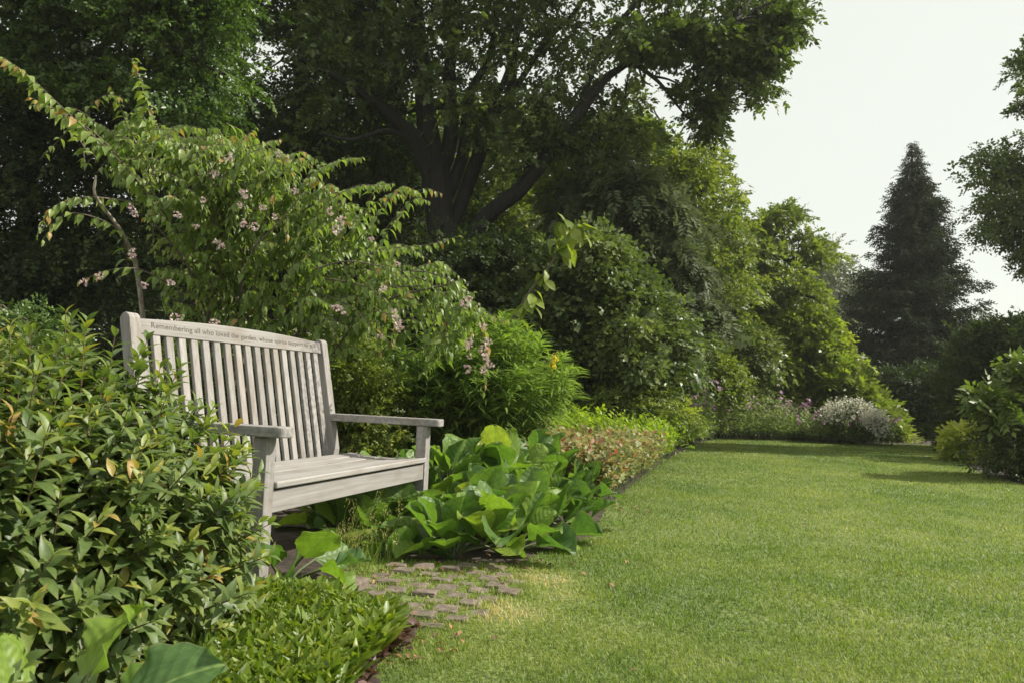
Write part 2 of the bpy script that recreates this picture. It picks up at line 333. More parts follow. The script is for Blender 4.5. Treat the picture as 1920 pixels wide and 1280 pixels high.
def soil_mat():
    m, n, l, b, o = newmat('soil')
    tc = n.new('ShaderNodeTexCoord'); nz = n.new('ShaderNodeTexNoise'); nz.inputs['Scale'].default_value = 9; nz.inputs['Detail'].default_value = 9; l.new(tc.outputs['Object'], nz.inputs['Vector'])
    r = ramp(n, [(.3, (.03, .022, .016)), (.6, (.065, .048, .034)), (.75, (.1, .08, .055))]); l.new(nz.outputs['Fac'], r.inputs[0]); l.new(r.outputs[0], b.inputs['Base Color']); b.inputs['Roughness'].default_value = .95
    bp = n.new('ShaderNodeBump'); bp.inputs['Strength'].default_value = 1; bp.inputs['Distance'].default_value = .04; l.new(nz.outputs['Fac'], bp.inputs['Height']); l.new(bp.outputs[0], b.inputs['Normal'])
    return m
def turf_mat():
    m, n, l, b, o = newmat('turf')
    tc = n.new('ShaderNodeTexCoord'); nz = n.new('ShaderNodeTexNoise'); nz.inputs['Scale'].default_value = 1.1; nz.inputs['Detail'].default_value = 8; l.new(tc.outputs['Object'], nz.inputs['Vector'])
    n2 = n.new('ShaderNodeTexNoise'); n2.inputs['Scale'].default_value = 70; n2.inputs['Detail'].default_value = 4; l.new(tc.outputs['Object'], n2.inputs['Vector'])
    r = ramp(n, [(.3, (.1, .14, .034)), (.55, (.14, .18, .045)), (.75, (.2, .22, .08))]); l.new(nz.outputs['Fac'], r.inputs[0])
    r2 = ramp(n, [(.35, (.5, .5, .5)), (.65, (1.25, 1.25, 1.25))]); l.new(n2.outputs['Fac'], r2.inputs[0])
    mx = n.new('ShaderNodeMixRGB'); mx.blend_type = 'MULTIPLY'; mx.inputs[0].default_value = 1; l.new(r.outputs[0], mx.inputs[1]); l.new(r2.outputs[0], mx.inputs[2])
    l.new(mx.outputs[0], b.inputs['Base Color']); b.inputs['Roughness'].default_value = .95
    return m
M_SOIL = soil_mat(); M_TURF = turf_mat()
M_GRASS = leaf_mat('grass_blade', [(0, (0.093, 0.165, 0.026)), (.35, (0.173, 0.244, 0.044)), (.7, (0.284, 0.342, 0.072)), (.9, (0.445, 0.404, 0.157)), (1, (0.568, 0.464, 0.252))], .5, .45, (1.15, 1.25, .6), spec=.4)
def stone_mat():
    m, n, l, b, o = newmat('sett_stone')
    tc = n.new('ShaderNodeTexCoord'); oi = n.new('ShaderNodeObjectInfo'); ad = n.new('ShaderNodeVectorMath'); l.new(tc.outputs['Object'], ad.inputs[0]); l.new(oi.outputs['Location'], ad.inputs[1])
    nz = n.new('ShaderNodeTexNoise'); nz.inputs['Scale'].default_value = 30; nz.inputs['Detail'].default_value = 8; l.new(ad.outputs[0], nz.inputs['Vector'])
    r = ramp(n, [(.3, (.09, .068, .052)), (.55, (.165, .13, .102)), (.75, (.23, .19, .152))]); l.new(nz.outputs['Fac'], r.inputs[0])
    n2 = n.new('ShaderNodeTexNoise'); n2.inputs['Scale'].default_value = 12; l.new(ad.outputs[0], n2.inputs['Vector'])
    r2 = n.new('ShaderNodeMapRange'); l.new(n2.outputs['Fac'], r2.inputs[0]); r2.inputs[1].default_value = .55; r2.inputs[2].default_value = .7; r2.inputs[4].default_value = .6
    mx = n.new('ShaderNodeMixRGB'); l.new(r2.outputs[0], mx.inputs[0]); l.new(r.outputs[0], mx.inputs[1]); mx.inputs[2].default_value = (.1, .105, .05, 1)
    l.new(mx.outputs[0], b.inputs['Base Color']); b.inputs['Roughness'].default_value = .9
    bp = n.new('ShaderNodeBump'); bp.inputs['Strength'].default_value = .8; bp.inputs['Distance'].default_value = .008; l.new(nz.outputs['Fac'], bp.inputs['Height']); l.new(bp.outputs[0], b.inputs['Normal'])
    return m
M_STONE = stone_mat()

# ================================================================== SETTING
def sheet(name, pts, z, mat, kind='structure'):
    bm = bmesh.new(); vs_ = [bm.verts.new((p[0], p[1], z)) for p in pts]; bm.faces.new(vs_)
    bmesh.ops.recalc_face_normals(bm, faces=bm.faces)
    me = bpy.data.meshes.new(name); bm.to_mesh(me); bm.free(); me.materials.append(mat)
    o = bpy.data.objects.new(name, me); COL.objects.link(o); o['kind'] = kind; return o
# far ground: fan of rings so the soil reaches the horizon
sheet('ground', [(math.cos(a) * 300, math.sin(a) * 300) for a in np.linspace(0, 2 * math.pi, 48, endpoint=False)], 0, M_SOIL)
EDGE_L = [(560, 1400), (650, 1282), (700, 1228), (745, 1192), (700, 1158), (628, 1108), (610, 1070), (660, 1046), (770, 1052), (960, 1062), (1044, 1026), (1112, 1006),
          (1136, 952), (1196, 899), (1250, 860), (1310, 830), (1345, 822), (1500, 826), (1670, 832), (1800, 835), (1790, 852), (1830, 883), (1920, 910), (2150, 965)]
LAWN = [ground(*p) for p in EDGE_L] + [np.array([9.0, -3.0]), np.array([-0.9, -3.0])]
LAWN = np.array(LAWN)
sheet('lawn', LAWN, 0.004, M_TURF)

def blades():
    g = Geo()
    lo = np.array([-1.0, 1.2]); hi = np.array([9.5, 17.5])
    SET = np.array([ground(*p) for p in [(640, 1095), (700, 1052), (950, 1060), (1010, 1110), (900, 1175), (760, 1190), (700, 1150)]])
    def pts(y0, y1, dens):
        x1 = .72 * y1 + .3; n = int((x1 + 1) * (y1 - y0) * dens)
        p = np.stack([rng.uniform(-1, x1, n), rng.uniform(y0, y1, n)], 1)
        p = p[inpoly(p[:, 0], p[:, 1], LAWN) & (p[:, 0] < .7 * p[:, 1] + .25)]
        if y0 < 4:
            S = np.array(SETTS); dx = p[:, None, 0] - S[None, :, 0]; dy = p[:, None, 1] - S[None, :, 1]; c, s_ = math.cos(ang), math.sin(ang)
            hit = (np.abs(dx * c + dy * s_) < .037) & (np.abs(-dx * s_ + dy * c) < .032); p = p[~hit.any(1)]
        return p
    def patch(p):
        v = -.04 + .5 * vnoise(p[:, 0], p[:, 1], .95, 1) + .34 * vnoise(p[:, 0], p[:, 1], .2, 2) + rng.normal(0, .17, len(p))
        # worn dry patches beside the setts and along the left of the lawn
        for (x, y, r, k) in [(1030, 1088, .13, 1.0), (965, 1150, .12, .8), (1060, 1120, .1, .5), (930, 1200, .25, .18), (1010, 1140, .3, .22), (1260, 930, .5, .13), (1250, 1010, .5, .1), (1500, 1150, .3, .1), (1700, 1010, .5, .1)]:
            c = ground(x, y); v += k * np.exp(-((p[:, 0] - c[0]) ** 2 + (p[:, 1] - c[1]) ** 2) / r ** 2)
        return np.clip(v, 0, 1)
    # near: bent three segment blades
    for (y0, y1, dens, wd, hmin, hmax, near) in [(1.3, 2.6, 26000, .0026, .010, .026, 1), (2.6, 4.2, 14000, .0036, .010, .026, 1), (4.2, 7, 7000, .0055, .010, .025, 0), (7, 11, 3200, .009, .010, .024, 0), (11, 17.5, 1500, .014, .010, .024, 0)]:
        p = pts(y0, y1, dens); n = len(p); v = patch(p)
        dry = np.clip((v - .8) * 4, 0, 1)
        keep = rng.random(n) > dry * .55; p, v = p[keep], v[keep]; n = len(p)
        ins = inpoly(p[:, 0], p[:, 1], SET)
        P = np.column_stack([p, np.full(n, .003)])
        az = rng.uniform(0, 6.283, n); lean = np.clip(rng.normal(.55, .3, n), .05, 1.3)
        A = np.column_stack([np.cos(az) * np.sin(lean), np.sin(az) * np.sin(lean), np.cos(lean)])
        hgt = rng.uniform(hmin, hmax, n) * (.7 + .6 * vnoise(p[:, 0], p[:, 1], .12, 5)) * np.where(ins, 1.15, 1)
        N = np.column_stack([-np.cos(az) * np.cos(lean), -np.sin(az) * np.cos(lean), np.sin(lean)]) + rng.normal(0, .3, (n, 3))
        if near:
            tm = (np.array([[-.5, 0, 0], [.5, 0, 0], [-.4, .5, -.04], [.4, .5, -.04], [0, 1, -.2]]), np.array([[2, 3, 4]]), np.array([[0, 1, 3, 2]]))
        else:
            tm = (np.array([[-.5, 0, 0], [.5, 0, 0], [0, 1, -.1]]), np.array([[0, 1, 2]]), E4)
        leaves(g, tm, P, A, N, hgt, v, wid=wd / hgt)
    o = g.build('grass', M_GRASS); o['kind'] = 'stuff'
    return o

# ================================================================== BENCH
OX, OY, YAW, L, W = -0.8944, 2.918, 0.316, 1.4979, 0.060
ZS, ZA, ZR, ZT = .3536, .2693, .5977, 1.018
def vb(z): return .5689 + (.6709 - .5689) * (z - .42) / .51
bench = thing('garden_bench', 'weathered grey slatted wooden bench with carved words along its top rail, beside the lawn', 'bench', (OX, OY, 0))
bench.rotation_euler = (0, 0, math.pi / 2 - YAW)
def finish(bm, name, parent, grain, bevel=.004, seg=2, stain=None):
    bmesh.ops.recalc_face_normals(bm, faces=bm.faces)
    bmesh.ops.bevel(bm, geom=[e for e in bm.edges if e.calc_face_angle(0) > .5], offset=bevel, segments=seg, profile=.5, affect='EDGES')
    me = bpy.data.meshes.new(name); bm.to_mesh(me); bm.free(); me.materials.append(M_WOOD)
    for p in me.polygons: p.use_smooth = False
    off = rng.uniform(0, 20, 3)
    me.attributes.new('grain', 'FLOAT_VECTOR', 'POINT'); me.attributes.new('stain', 'FLOAT', 'POINT')
    a = me.attributes['grain']; s = me.attributes['stain']
    co = np.zeros(len(me.vertices) * 3, np.float32); me.vertices.foreach_get('co', co); co = co.reshape(-1, 3)
    gi = {'u': (0, 1, 2), 'v': (1, 0, 2), 'z': (2, 0, 1)}[grain]
    a.data.foreach_set('vector', (co[:, gi] + off).astype(np.float32).ravel())
    s.data.foreach_set('value', (np.zeros(len(co)) if stain is None else stain(co)).astype(np.float32))
    o = bpy.data.objects.new(name, me); COL.objects.link(o); o.parent = parent
    return o
def prism(poly, a0, a1, mp):
    """extrude polygon poly (pairs) between a0 and a1; mp(p, a) -> bench coordinates"""
    bm = bmesh.new(); A = [bm.verts.new(mp(p, a0)) for p in poly]; B = [bm.verts.new(mp(p, a1)) for p in poly]
    bm.faces.new(A[::-1]); bm.faces.new(B); n = len(poly)
    for i in range(n): bm.faces.new((A[i], A[(i + 1) % n], B[(i + 1) % n], B[i]))
    return bm
def box(u0, u1, v0, v1, z0, z1): return prism([(u0, v0), (u1, v0), (u1, v1), (u0, v1)], z0, z1, lambda p, a: (p[0], p[1], a))
# back legs running up as posts, rounded tops
for u0 in (0, L - W):
    pd = .052; zt = ZT; c = vb(zt) + pd / 2
    prof = [(vb(.40), .40), (vb(zt - .03), zt - .03)]
    for a in np.linspace(math.pi, 0, 9): prof.append((vb(zt - .03) + pd / 2 + math.cos(a) * pd / 2, zt - .03 + math.sin(a) * .032))
    prof += [(vb(.40) + pd, .40), (vb(.40) + pd + .03, -.05), (vb(.40) + .03, -.05)]
    prof = [p for i, p in enumerate(prof) if i == 0 or abs(p[0] - prof[i - 1][0]) + abs(p[1] - prof[i - 1][1]) > 1e-5]
    finish(prism(prof, u0, u0 + W, lambda p, a: (a, p[0], p[1])), 'back_leg', bench, 'z', .004)
for u0 in (0, L - W):
    finish(box(u0, u0 + W, 0, .060, -.05, ZR - .041), 'front_leg', bench, 'z', .004, 2, lambda co: np.full(len(co), .25))
# arms: front corners rounded, rear end butts against the post
for s in (0, 1):
    ua, ub = (-.018, .068) if s == 0 else (L - .068, L + .018)
    vf, vr = -.075, vb(ZR) - .002; r = .022; poly = [(ub, vr), (ua, vr)]
    for a in np.linspace(math.pi, 1.5 * math.pi, 6): poly.append((ua + r + r * math.cos(a), vf + r + r * math.sin(a)))
    for a in np.linspace(1.5 * math.pi, 2 * math.pi, 6): poly.append((ub - r + r * math.cos(a), vf + r + r * math.sin(a)))
    finish(prism(poly, ZR - .040, ZR, lambda p, a: (p[0], p[1], a)), 'armrest', bench, 'v', .005, 2, lambda co: np.full(len(co), .35))
# rails
finish(box(W + .001, L - W - .001, .006, .034, ZA, ZS - .001), 'front_rail', bench, 'u', .003)
finish(box(W + .001, L - W - .001, vb(.33) + .012, vb(.33) + .040, .27, .345), 'rear_rail', bench, 'u', .003)
for u0 in (.014, L - .046):
    finish(box(u0, u0 + .032, .062, vb(.3) - .002, .255, .333), 'side_rail', bench, 'v', .003)
# seat slats, a shallow dip from front to back
ns = 5; sw = .092; gap = .012
for i in range(ns):
    v0 = -.012 + i * (sw + gap); v1 = v0 + sw; dip = [.0, -.010, -.016, -.014, -.006][i]
    u0, u1 = (W + .0015, L - W - .0015) if i == 0 else (-.004, L + .004)
    if i == ns - 1: u0, u1 = -.004, L + .004
    tilt = [.10, .05, .0, -.04, -.07][i]
    bm = prism([(v0, 0), (v1, 0), (v1, .026), (v0, .026)], u0, u1, lambda p, a, d=dip, t=tilt, c=(v0 + v1) / 2: (a, p[0], ZS + .004 + d + p[1] - (p[0] - c) * t))
    finish(bm, 'seat_slat', bench, 'u', .006, 3)
# top rail, gently arched, carved
RB, RTP = .938, .9985
poly = [(W + .001, RB), (L - W - .001, RB)]
for t in np.linspace(1, 0, 15):
    poly.append((W + .001 + t * (L - 2 * W - .002), RTP + .022 * (1 - (2 * t - 1) ** 2)))
def stainf(co): return np.clip((co[:, 0] - (L - .30)) / .14, 0, 1) * np.clip(1.25 - np.abs(co[:, 2] - .972) / .05, 0, 1)
def rail_bm():
    bm = prism(poly, .012, .040, lambda p, a: (p[0], vb(p[1]) + a, p[1]))
    # cut the length so the stain attribute has vertices to live on
    for u in np.linspace(L - .36, L - .07, 14):
        bmesh.ops.bisect_plane(bm, geom=bm.verts[:] + bm.edges[:] + bm.faces[:], plane_co=(u, 0, 0), plane_no=(1, 0, 0))
    return bm
rail = finish(rail_bm(), 'top_rail', bench, 'u', .004, 2, stainf)
# back slats
pitch = (L - 2 * W) / 18
for i in range(18):
    u0 = W + .002 + i * pitch; u1 = u0 + .043
    bm = prism([(u0, .33), (u1, .33), (u1, RB + .006), (u0, RB + .006)], .018, .036, lambda p, a: (p[0], vb(p[1]) + a + .004 * math.sin((p[1] - .33) / .6 * math.pi), p[1]))
    st = (lambda co: np.full(len(co), .5)) if i >= 15 else None
    finish(bm, 'back_slat', bench, 'z', .004, 2, st)
# carved words
fc = bpy.data.curves.new('words', 'FONT'); fc.body = 'Remembering all who loved the garden, whose spirits support us still'
fc.size = .034; fc.extrude = .0006; fc.space_character = 1.06
fo = bpy.data.objects.new('words', fc); COL.objects.link(fo)
bpy.context.view_layer.update()
me = bpy.data.meshes.new_from_object(fo.evaluated_get(bpy.context.evaluated_depsgraph_get()))
bpy.data.objects.remove(fo); co = np.zeros(len(me.vertices) * 3, np.float32); me.vertices.foreach_get('co', co); co = co.reshape(-1, 3)
kx = 1.255 / (co[:, 0].max() - co[:, 0].min()); slope = (vb(1.0) - vb(.9)) / .1
z = RB + .029 + co[:, 1] * 1.0; u = .128 + (co[:, 0] - co[:, 0].min()) * kx
out = np.column_stack([u, vb(z) + .012 - .0006 - co[:, 2], z])
me.vertices.foreach_set('co', out.astype(np.float32).ravel()); me.update(); me.materials.clear(); me.materials.append(M_CARVE)
wo = bpy.data.objects.new('inscription', me); COL.objects.link(wo); wo.parent = rail

# ================================================================== STONE SETTS
def sett_mesh(sx, sy, sz, seed):
    r = random.Random(seed); bm = bmesh.new(); bmesh.ops.create_cube(bm, size=1)
    for v in bm.verts: v.co = Vector((v.co.x * sx * (1 + r.uniform(-.1, .1)), v.co.y * sy * (1 + r.uniform(-.1, .1)), v.co.z * sz + (r.uniform(-.006, .006) if v.co.z > 0 else 0)))
    bmesh.ops.bevel(bm, geom=bm.edges[:], offset=.010, segments=2, profile=.6, affect='EDGES')
    bmesh.ops.subdivide_edges(bm, edges=bm.edges[:], cuts=1, use_grid_fill=True)
    for v in bm.verts: v.co += Vector((r.uniform(-1, 1), r.uniform(-1, 1), r.uniform(-1, 1))) * .0016
    me = bpy.data.meshes.new('stone_sett'); bm.to_mesh(me); bm.free(); me.materials.append(M_STONE); return me
SM = [sett_mesh(.085, .075, .07, i) for i in range(6)]
SPOLY = np.array([ground(*p) for p in [(640, 1105), (740, 1058), (945, 1052), (1000, 1085), (950, 1122), (870, 1165), (800, 1186), (735, 1180), (660, 1148)]])
ang = -.16; k = 0; SETTS = []
for r in range(-14, 15):
    for c in range(-14, 15):
        gx = (c + .5 * (r % 2)) * .118; gy = r * .096
        x = gx * math.cos(ang) - gy * math.sin(ang) - .28; y = gx * math.sin(ang) + gy * math.cos(ang) + 2.95
        if not inpoly(np.array([x]), np.array([y]), SPOLY)[0] or random.random() < .02: continue
        o = bpy.data.objects.new('stone_sett', SM[k % 6]); COL.objects.link(o); k += 1
        o.location = (x + random.gauss(0, .004), y + random.gauss(0, .004), -.022 + random.uniform(-.008, .008))
        SETTS.append((o.location.x, o.location.y))
        o.rotation_euler = (random.gauss(0, .05), random.gauss(0, .05), ang + random.gauss(0, .06) + random.choice((0, math.pi)))
        tag(o, 'small brown stone sett sunk in the grass in front of the bench', 'stone sett', 'stone setts in the grass before the bench')
edge = bpy.data.objects.new('edging_stone', sett_mesh(.17, .11, .1, 77)); COL.objects.link(edge)
gxy = ground(640, 1104); edge.location = (gxy[0], gxy[1], .0); edge.rotation_euler = (0, .05, -.3)
blades()
tag(edge, 'larger dark sided edging stone at the left corner of the stone setts', 'stone')
#PLANTS
# ================================================================== PLANTS
KD = 1.0      # depth scale of the group being built
UPV = np.array([0, 0, 1.0])
def unit_rand(n): return norm(rng.normal(size=(n, 3)))
LF = diamond(.27, .07, .14); LW = diamond(.36, .06, .1); LN = flat(.17, .05); LB = flat(.36, .08)
SPR_OAK = [spray(flat(.3, .08), 7, .95, .42, seed=i) for i in range(4)]
SPR_BROAD = [spray(LW, 6, .9, .48, seed=10 + i) for i in range(4)]
SPR_SMALL = [spray(flat(.3, .08), 9, .9, .3, seed=20 + i) for i in range(4)]
SPR_PIN = [spray(flat(.2, .05), 11, 1.0, .42, True, seed=30 + i, droop=.45) for i in range(3)]
SPR_NEED = [spray(flat(.09, .02), 9, .55, .45, seed=40 + i, droop=.1) for i in range(3)]

def clumps(g, poly, d0, d1, ncl, per, R, size, sprays, flatten=.55, droop=.25, up=.7, vshift=.0, fill=.15, shrink=True, dpoly=None, out=None, vspread=.22):
    """crown: leafy boughs whose centres fill the outline poly (photo px) between depths d0..d1 metres; R bough radius m, size spray length m"""
    d0 = d0 * KD; d1 = d1 * KD; R = R * KD; size = size * KD
    c = sample_poly(poly, ncl); d = rng.uniform(d0, d1, ncl); C = at(c[:, 0], c[:, 1], d)
    ctr = C.mean(0)
    cv = np.clip(rng.normal(.5, vspread, ncl), 0, 1)
    k = rng.integers(int(per * .5), int(per * 1.5) + 1, ncl); idx = np.repeat(np.arange(ncl), k); n = len(idx)
    r = rng.normal(0, 1, (n, 3)); r = norm(r) * (np.abs(rng.normal(.62, .3, n)))[:, None]
    Rr = (R * rng.uniform(.6, 1.35, ncl))[idx]
    off = r * Rr[:, None]; off[:, 2] *= flatten
    hd = np.hypot(off[:, 0], off[:, 1]); off[:, 2] -= droop * hd * hd / (Rr + 1e-6)
    P = C[idx] + off
    A = norm(off * np.array([1, 1, .6]) + norm(C[idx] - ctr) * .25 * Rr[:, None] + np.array([0, 0, -droop * .3]) * Rr[:, None] + rng.normal(0, .35, (n, 3)) * Rr[:, None])
    N = norm(UPV * up + r * .5 + rng.normal(0, .45, (n, 3)))
    S = size * rng.uniform(.65, 1.3, n)
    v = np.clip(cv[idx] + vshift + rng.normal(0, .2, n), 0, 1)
    if fill:
        m = int(n * fill); q = sample_poly(poly, m); Pm = at(q[:, 0], q[:, 1], rng.uniform(d0, d1, m))
        P = np.concatenate([P, Pm]); A = np.concatenate([A, unit_rand(m)]); N = np.concatenate([N, norm(UPV + rng.normal(0, .5, (m, 3)))]); S = np.concatenate([S, size * rng.uniform(.7, 1.3, m)]); v = np.concatenate([v, rng.random(m) * .7])
    zmin = P[:, 2] > .03
    P, A, N, S, v = P[zmin], A[zmin], N[zmin], S[zmin], v[zmin]
    w_ = rng.integers(0, len(sprays), len(P))
    for i, s in enumerate(sprays):
        q = w_ == i
        if q.any(): leaves(g, s, P[q], A[q], N[q], S[q], v[q])
    if out is not None: out.append(C)
    return C
def twigs(g, C, path, R0=.03, n=60, sides=5):
    """branches from the nearest place on a trunk path out to bough centres"""
    sel = rng.permutation(len(C))[:n]
    for c in C[sel]:
        d = np.linalg.norm(path - c, axis=1) + np.maximum(0, path[:, 2] - c[2]) * 1.5
        s = path[np.argmin(d)]; D = c - s; ln = np.linalg.norm(D)
        if ln < .15: continue
        mid = s + D * .5 + np.array([0, 0, .12 * ln]) + rng.normal(0, .06 * ln, 3)
        q = smooth_path(np.array([s, mid, c]), 8); q[1:-1] += rng.normal(0, .015 * ln, q[1:-1].shape)
        r0 = min(R0, .006 + .014 * ln); tube(g, q, np.linspace(r0, .004, len(q)), sides, cap=False)

def tree(name, label, cat, base, crowns, limbs, leafmat, barkmat, ntw=60, R0=.04, group=None, crown_name='crown', stem_name='trunk', kd=1.22, kn=1.0):
    """crowns: list of kwargs for clumps; limbs: list of px limb polylines (x, y, depth, radius px)"""
    global KD
    KD = kd; root = thing(name, label, cat, (base[0] * kd, base[1] * kd, 0), group)
    crowns = [dict(k, ncl=int(k['ncl'] * (kn if k['ncl'] > 100 else 1))) for k in crowns]; limbs = [[(a, y, d * kd, r) for (a, y, d, r) in l] for l in limbs]
    g = Geo(); C = np.concatenate([clumps(g, **k) for k in crowns])
    part(g, crown_name, leafmat, root)
    b = Geo(); paths = [limb(b, l) for l in limbs]
    if ntw: twigs(b, C, np.concatenate(paths), R0, ntw)
    part(b, stem_name, barkmat, root, smooth=True)
    KD = 1.0
    return root
def gpos(x, d):
    """ground point under photo column x at depth d"""
    p = at1(x, 760, d); return (p[0], p[1], 0.0)
def stem_from_ground(x, y, d, r):
    """px row of the ground at column x, depth d, for starting a limb"""
    lo, hi = 700.0, 1400.0
    for _ in range(40):
        m = (lo + hi) / 2
        if at1(x, m, d)[2] > -.1: lo = m
        else: hi = m
    return (x, lo, d, r)

# ---------------------------------------------------------------- big oak
ox0 = stem_from_ground(862, 0, 10.6, 35.2)
tree('oak_tree', 'huge dark oak with a forking trunk and long limb reaching right over the lawn', 'tree', gpos(862, 10.6),
     [dict(poly=[(560, -420), (1560, -420), (1530, -30), (1485, 20), (1475, 75), (1440, 90), (1420, 60), (1330, 95), (1290, 80), (1210, 60), (1150, 100), (1090, 150), (1040, 215), (960, 200), (880, 250), (800, 180), (720, 200), (600, 240)], d0=9.2, d1=12.4, ncl=1000, per=24, R=.42, size=.185, sprays=SPR_OAK, fill=.04),
      dict(poly=[(560, -420), (1000, -420), (1000, 60), (900, 120), (800, 120), (700, 230), (560, 280)], d0=9.6, d1=13, ncl=330, per=24, R=.45, size=.16, sprays=SPR_OAK, fill=.06),
      dict(poly=[(1150, 100), (1300, 100), (1330, 150), (1390, 120), (1450, 120), (1450, 60), (1200, 50)], d0=9.4, d1=10.6, ncl=60, per=26, R=.3, size=.175, sprays=SPR_OAK, fill=0),
      dict(poly=[(1385, 100), (1445, 100), (1432, 190), (1402, 180)], d0=9.6, d1=10.2, ncl=16, per=26, R=.2, size=.165, sprays=SPR_OAK, fill=0, droop=.5),
      dict(poly=[(1440, 20), (1500, -10), (1480, 70), (1450, 85)], d0=9.6, d1=10.6, ncl=22, per=26, R=.22, size=.165, sprays=SPR_OAK, fill=0),
      dict(poly=[(1275, 165), (1345, 165), (1350, 215), (1335, 255), (1315, 250), (1310, 195)], d0=9.6, d1=10.0, ncl=26, per=22, R=.18, size=.16, sprays=SPR_OAK, fill=0, droop=.5),
      dict(poly=[(880, 240), (1060, 200), (1090, 260), (1010, 320), (960, 300)], d0=9.8, d1=11.4, ncl=26, per=22, R=.32, size=.175, sprays=SPR_OAK, fill=0),
      dict(poly=[(1000, 250), (1120, 160), (1180, 160), (1220, 220), (1230, 290), (1100, 330)], d0=9.8, d1=11.4, ncl=38, per=24, R=.32, size=.175, sprays=SPR_OAK, fill=0, vshift=.2)],
     [[ox0, (852, 520, 10.6, 32.0), (828, 425, 10.6, 28.8), (815, 330, 10.6, 26.4), (800, 225, 10.6, 20.0), (788, 100, 10.7, 16.0), (775, -60, 10.9, 12.0), (765, -260, 11, 6.4)],
      [(814, 385, 10.6, 15.0), (795, 285, 10.5, 19.2), (745, 230, 10.3, 14.4), (700, 190, 10, 10.4), (640, 150, 9.6, 7.2), (560, 110, 9.4, 4.8)],
      [(806, 340, 10.5, 8.0), (768, 268, 10.3, 6.0), (725, 245, 10, 4.4), (660, 262, 9.6, 3.4), (600, 250, 9.3, 2.8)],
      [(818, 370, 10.6, 14.0), (846, 250, 10.7, 15.2), (842, 150, 10.8, 12.0), (850, 60, 10.9, 10.4), (862, -60, 11, 8.0), (880, -220, 11.2, 4.8)],
      [(826, 400, 10.6, 12.0), (868, 290, 10.8, 12.0), (880, 180, 11, 8.8), (920, 100, 11.2, 7.2), (940, -40, 11.4, 5.7)],
      [(838, 450, 10.7, 13.0), (898, 290, 10.8, 14.4), (905, 232, 10.8, 13.6), (955, 182, 10.8, 9.6), (963, 100, 10.9, 8.0), (978, 0, 11, 6.4), (990, -140, 11.2, 4.8)],
      [(905, 235, 10.8, 9.6), (870, 205, 10.9, 7.2), (835, 200, 11.1, 5.6), (760, 210, 11.4, 3.8)],
      [(956, 182, 10.8, 7.2), (990, 130, 10.7, 5.6), (1030, 70, 10.5, 5.7), (1080, 20, 10.3, 3.8), (1120, -60, 10.2, 2.8)],
      [(915, 215, 10.8, 6.4), (955, 120, 11, 5.7), (925, 60, 11.3, 4.8), (900, -30, 11.5, 2.8)],
      [(842, 520, 10.6, 19.0), (905, 412, 10.4, 16.0), (968, 363, 10.2, 14.5), (1005, 320, 10.1, 13.5), (1040, 272, 10, 14.4), (1090, 205, 9.9, 12.0), (1132, 150, 9.8, 8.8), (1165, 128, 9.8, 5.7), (1205, 102, 9.7, 3.8), (1245, 92, 9.6, 3.8), (1300, 60, 9.5, 2.8), (1380, 40, 9.6, 1.9)],
      [(1120, 165, 9.8, 5.6), (1160, 130, 9.8, 4.8), (1190, 122, 9.8, 4.8), (1222, 143, 9.8, 3.8), (1245, 165, 9.8, 3.0), (1268, 196, 9.8, 2.3), (1290, 222, 9.8, 1.3)],
      [(1222, 143, 9.8, 2.8), (1255, 150, 9.8, 1.9), (1290, 168, 9.8, 1.3), (1320, 172, 9.8, 0.9)],
      [(1198, 128, 9.8, 2.3), (1206, 150, 9.8, 1.7), (1225, 164, 9.8, 0.9)],
      [(1045, 268, 10, 8.0), (1075, 262, 10.1, 5.6), (1130, 242, 10.3, 4.8), (1170, 200, 10.5, 2.8)],
      [(1080, 220, 9.9, 6.4), (1130, 90, 9.8, 5.6), (1200, 0, 9.7, 4.8), (1290, -80, 9.7, 2.8)]],
     M_OAK, M_BARK, 240, .04, kn=.47)

# ---------------------------------------------------------------- dark trees on the left
tree('broadleaf_tree', 'dense dark green tree filling the upper left corner behind the flowering bush', 'tree', gpos(250, 8.4),
     [dict(poly=[(-160, -420), (470, -420), (470, 60), (425, 190), (395, 250), (330, 235), (200, 190), (90, 150), (-160, 160)], d0=7.6, d1=9.6, ncl=520, per=24, R=.34, size=.2, sprays=SPR_SMALL, fill=.2, vshift=.05),
      dict(poly=[(150, -60), (440, -60), (430, 200), (380, 240), (250, 120)], d0=7.4, d1=7.9, ncl=80, per=26, R=.26, size=.18, sprays=SPR_SMALL, fill=0, vshift=.2)],
     [[stem_from_ground(-160, 0, 9.4, 30), (-150, 350, 9.4, 26), (60, 40, 9.2, 14), (240, 60, 8.6, 16), (230, -150, 8.6, 9)],
      [(60, 40, 9.2, 12), (200, 60, 8.8, 7), (380, 70, 8.2, 4)],
      [(200, -10, 7.6, 2), (245, 40, 7.5, 2), (330, 95, 7.5, 2), (420, 140, 7.5, 1.2)]],
     M_LEFT, M_BARK, 120, .03)
tree('yew_tree', 'gloomy evergreen behind the bench, in the shade left of the big oak trunk', 'tree', gpos(480, 12.5),
     [dict(poly=[(380, -420), (760, -420), (740, 100), (790, 300), (800, 430), (700, 520), (300, 520), (250, 300), (420, 120), (480, 160), (560, 140), (560, 90), (480, 80)], d0=11.2, d1=14, ncl=620, per=24, R=.5, size=.28, sprays=SPR_SMALL, fill=.2)],
     [[stem_from_ground(520, 0, 12.6, 26), (530, 420, 12.6, 22), (560, 200, 12.6, 16), (580, 0, 12.6, 10), (590, -200, 12.6, 5)],
      [(535, 330, 12.6, 12), (620, 220, 12.3, 8), (680, 110, 12, 4)]],
     M_DARK, M_BARK, 100, .04)
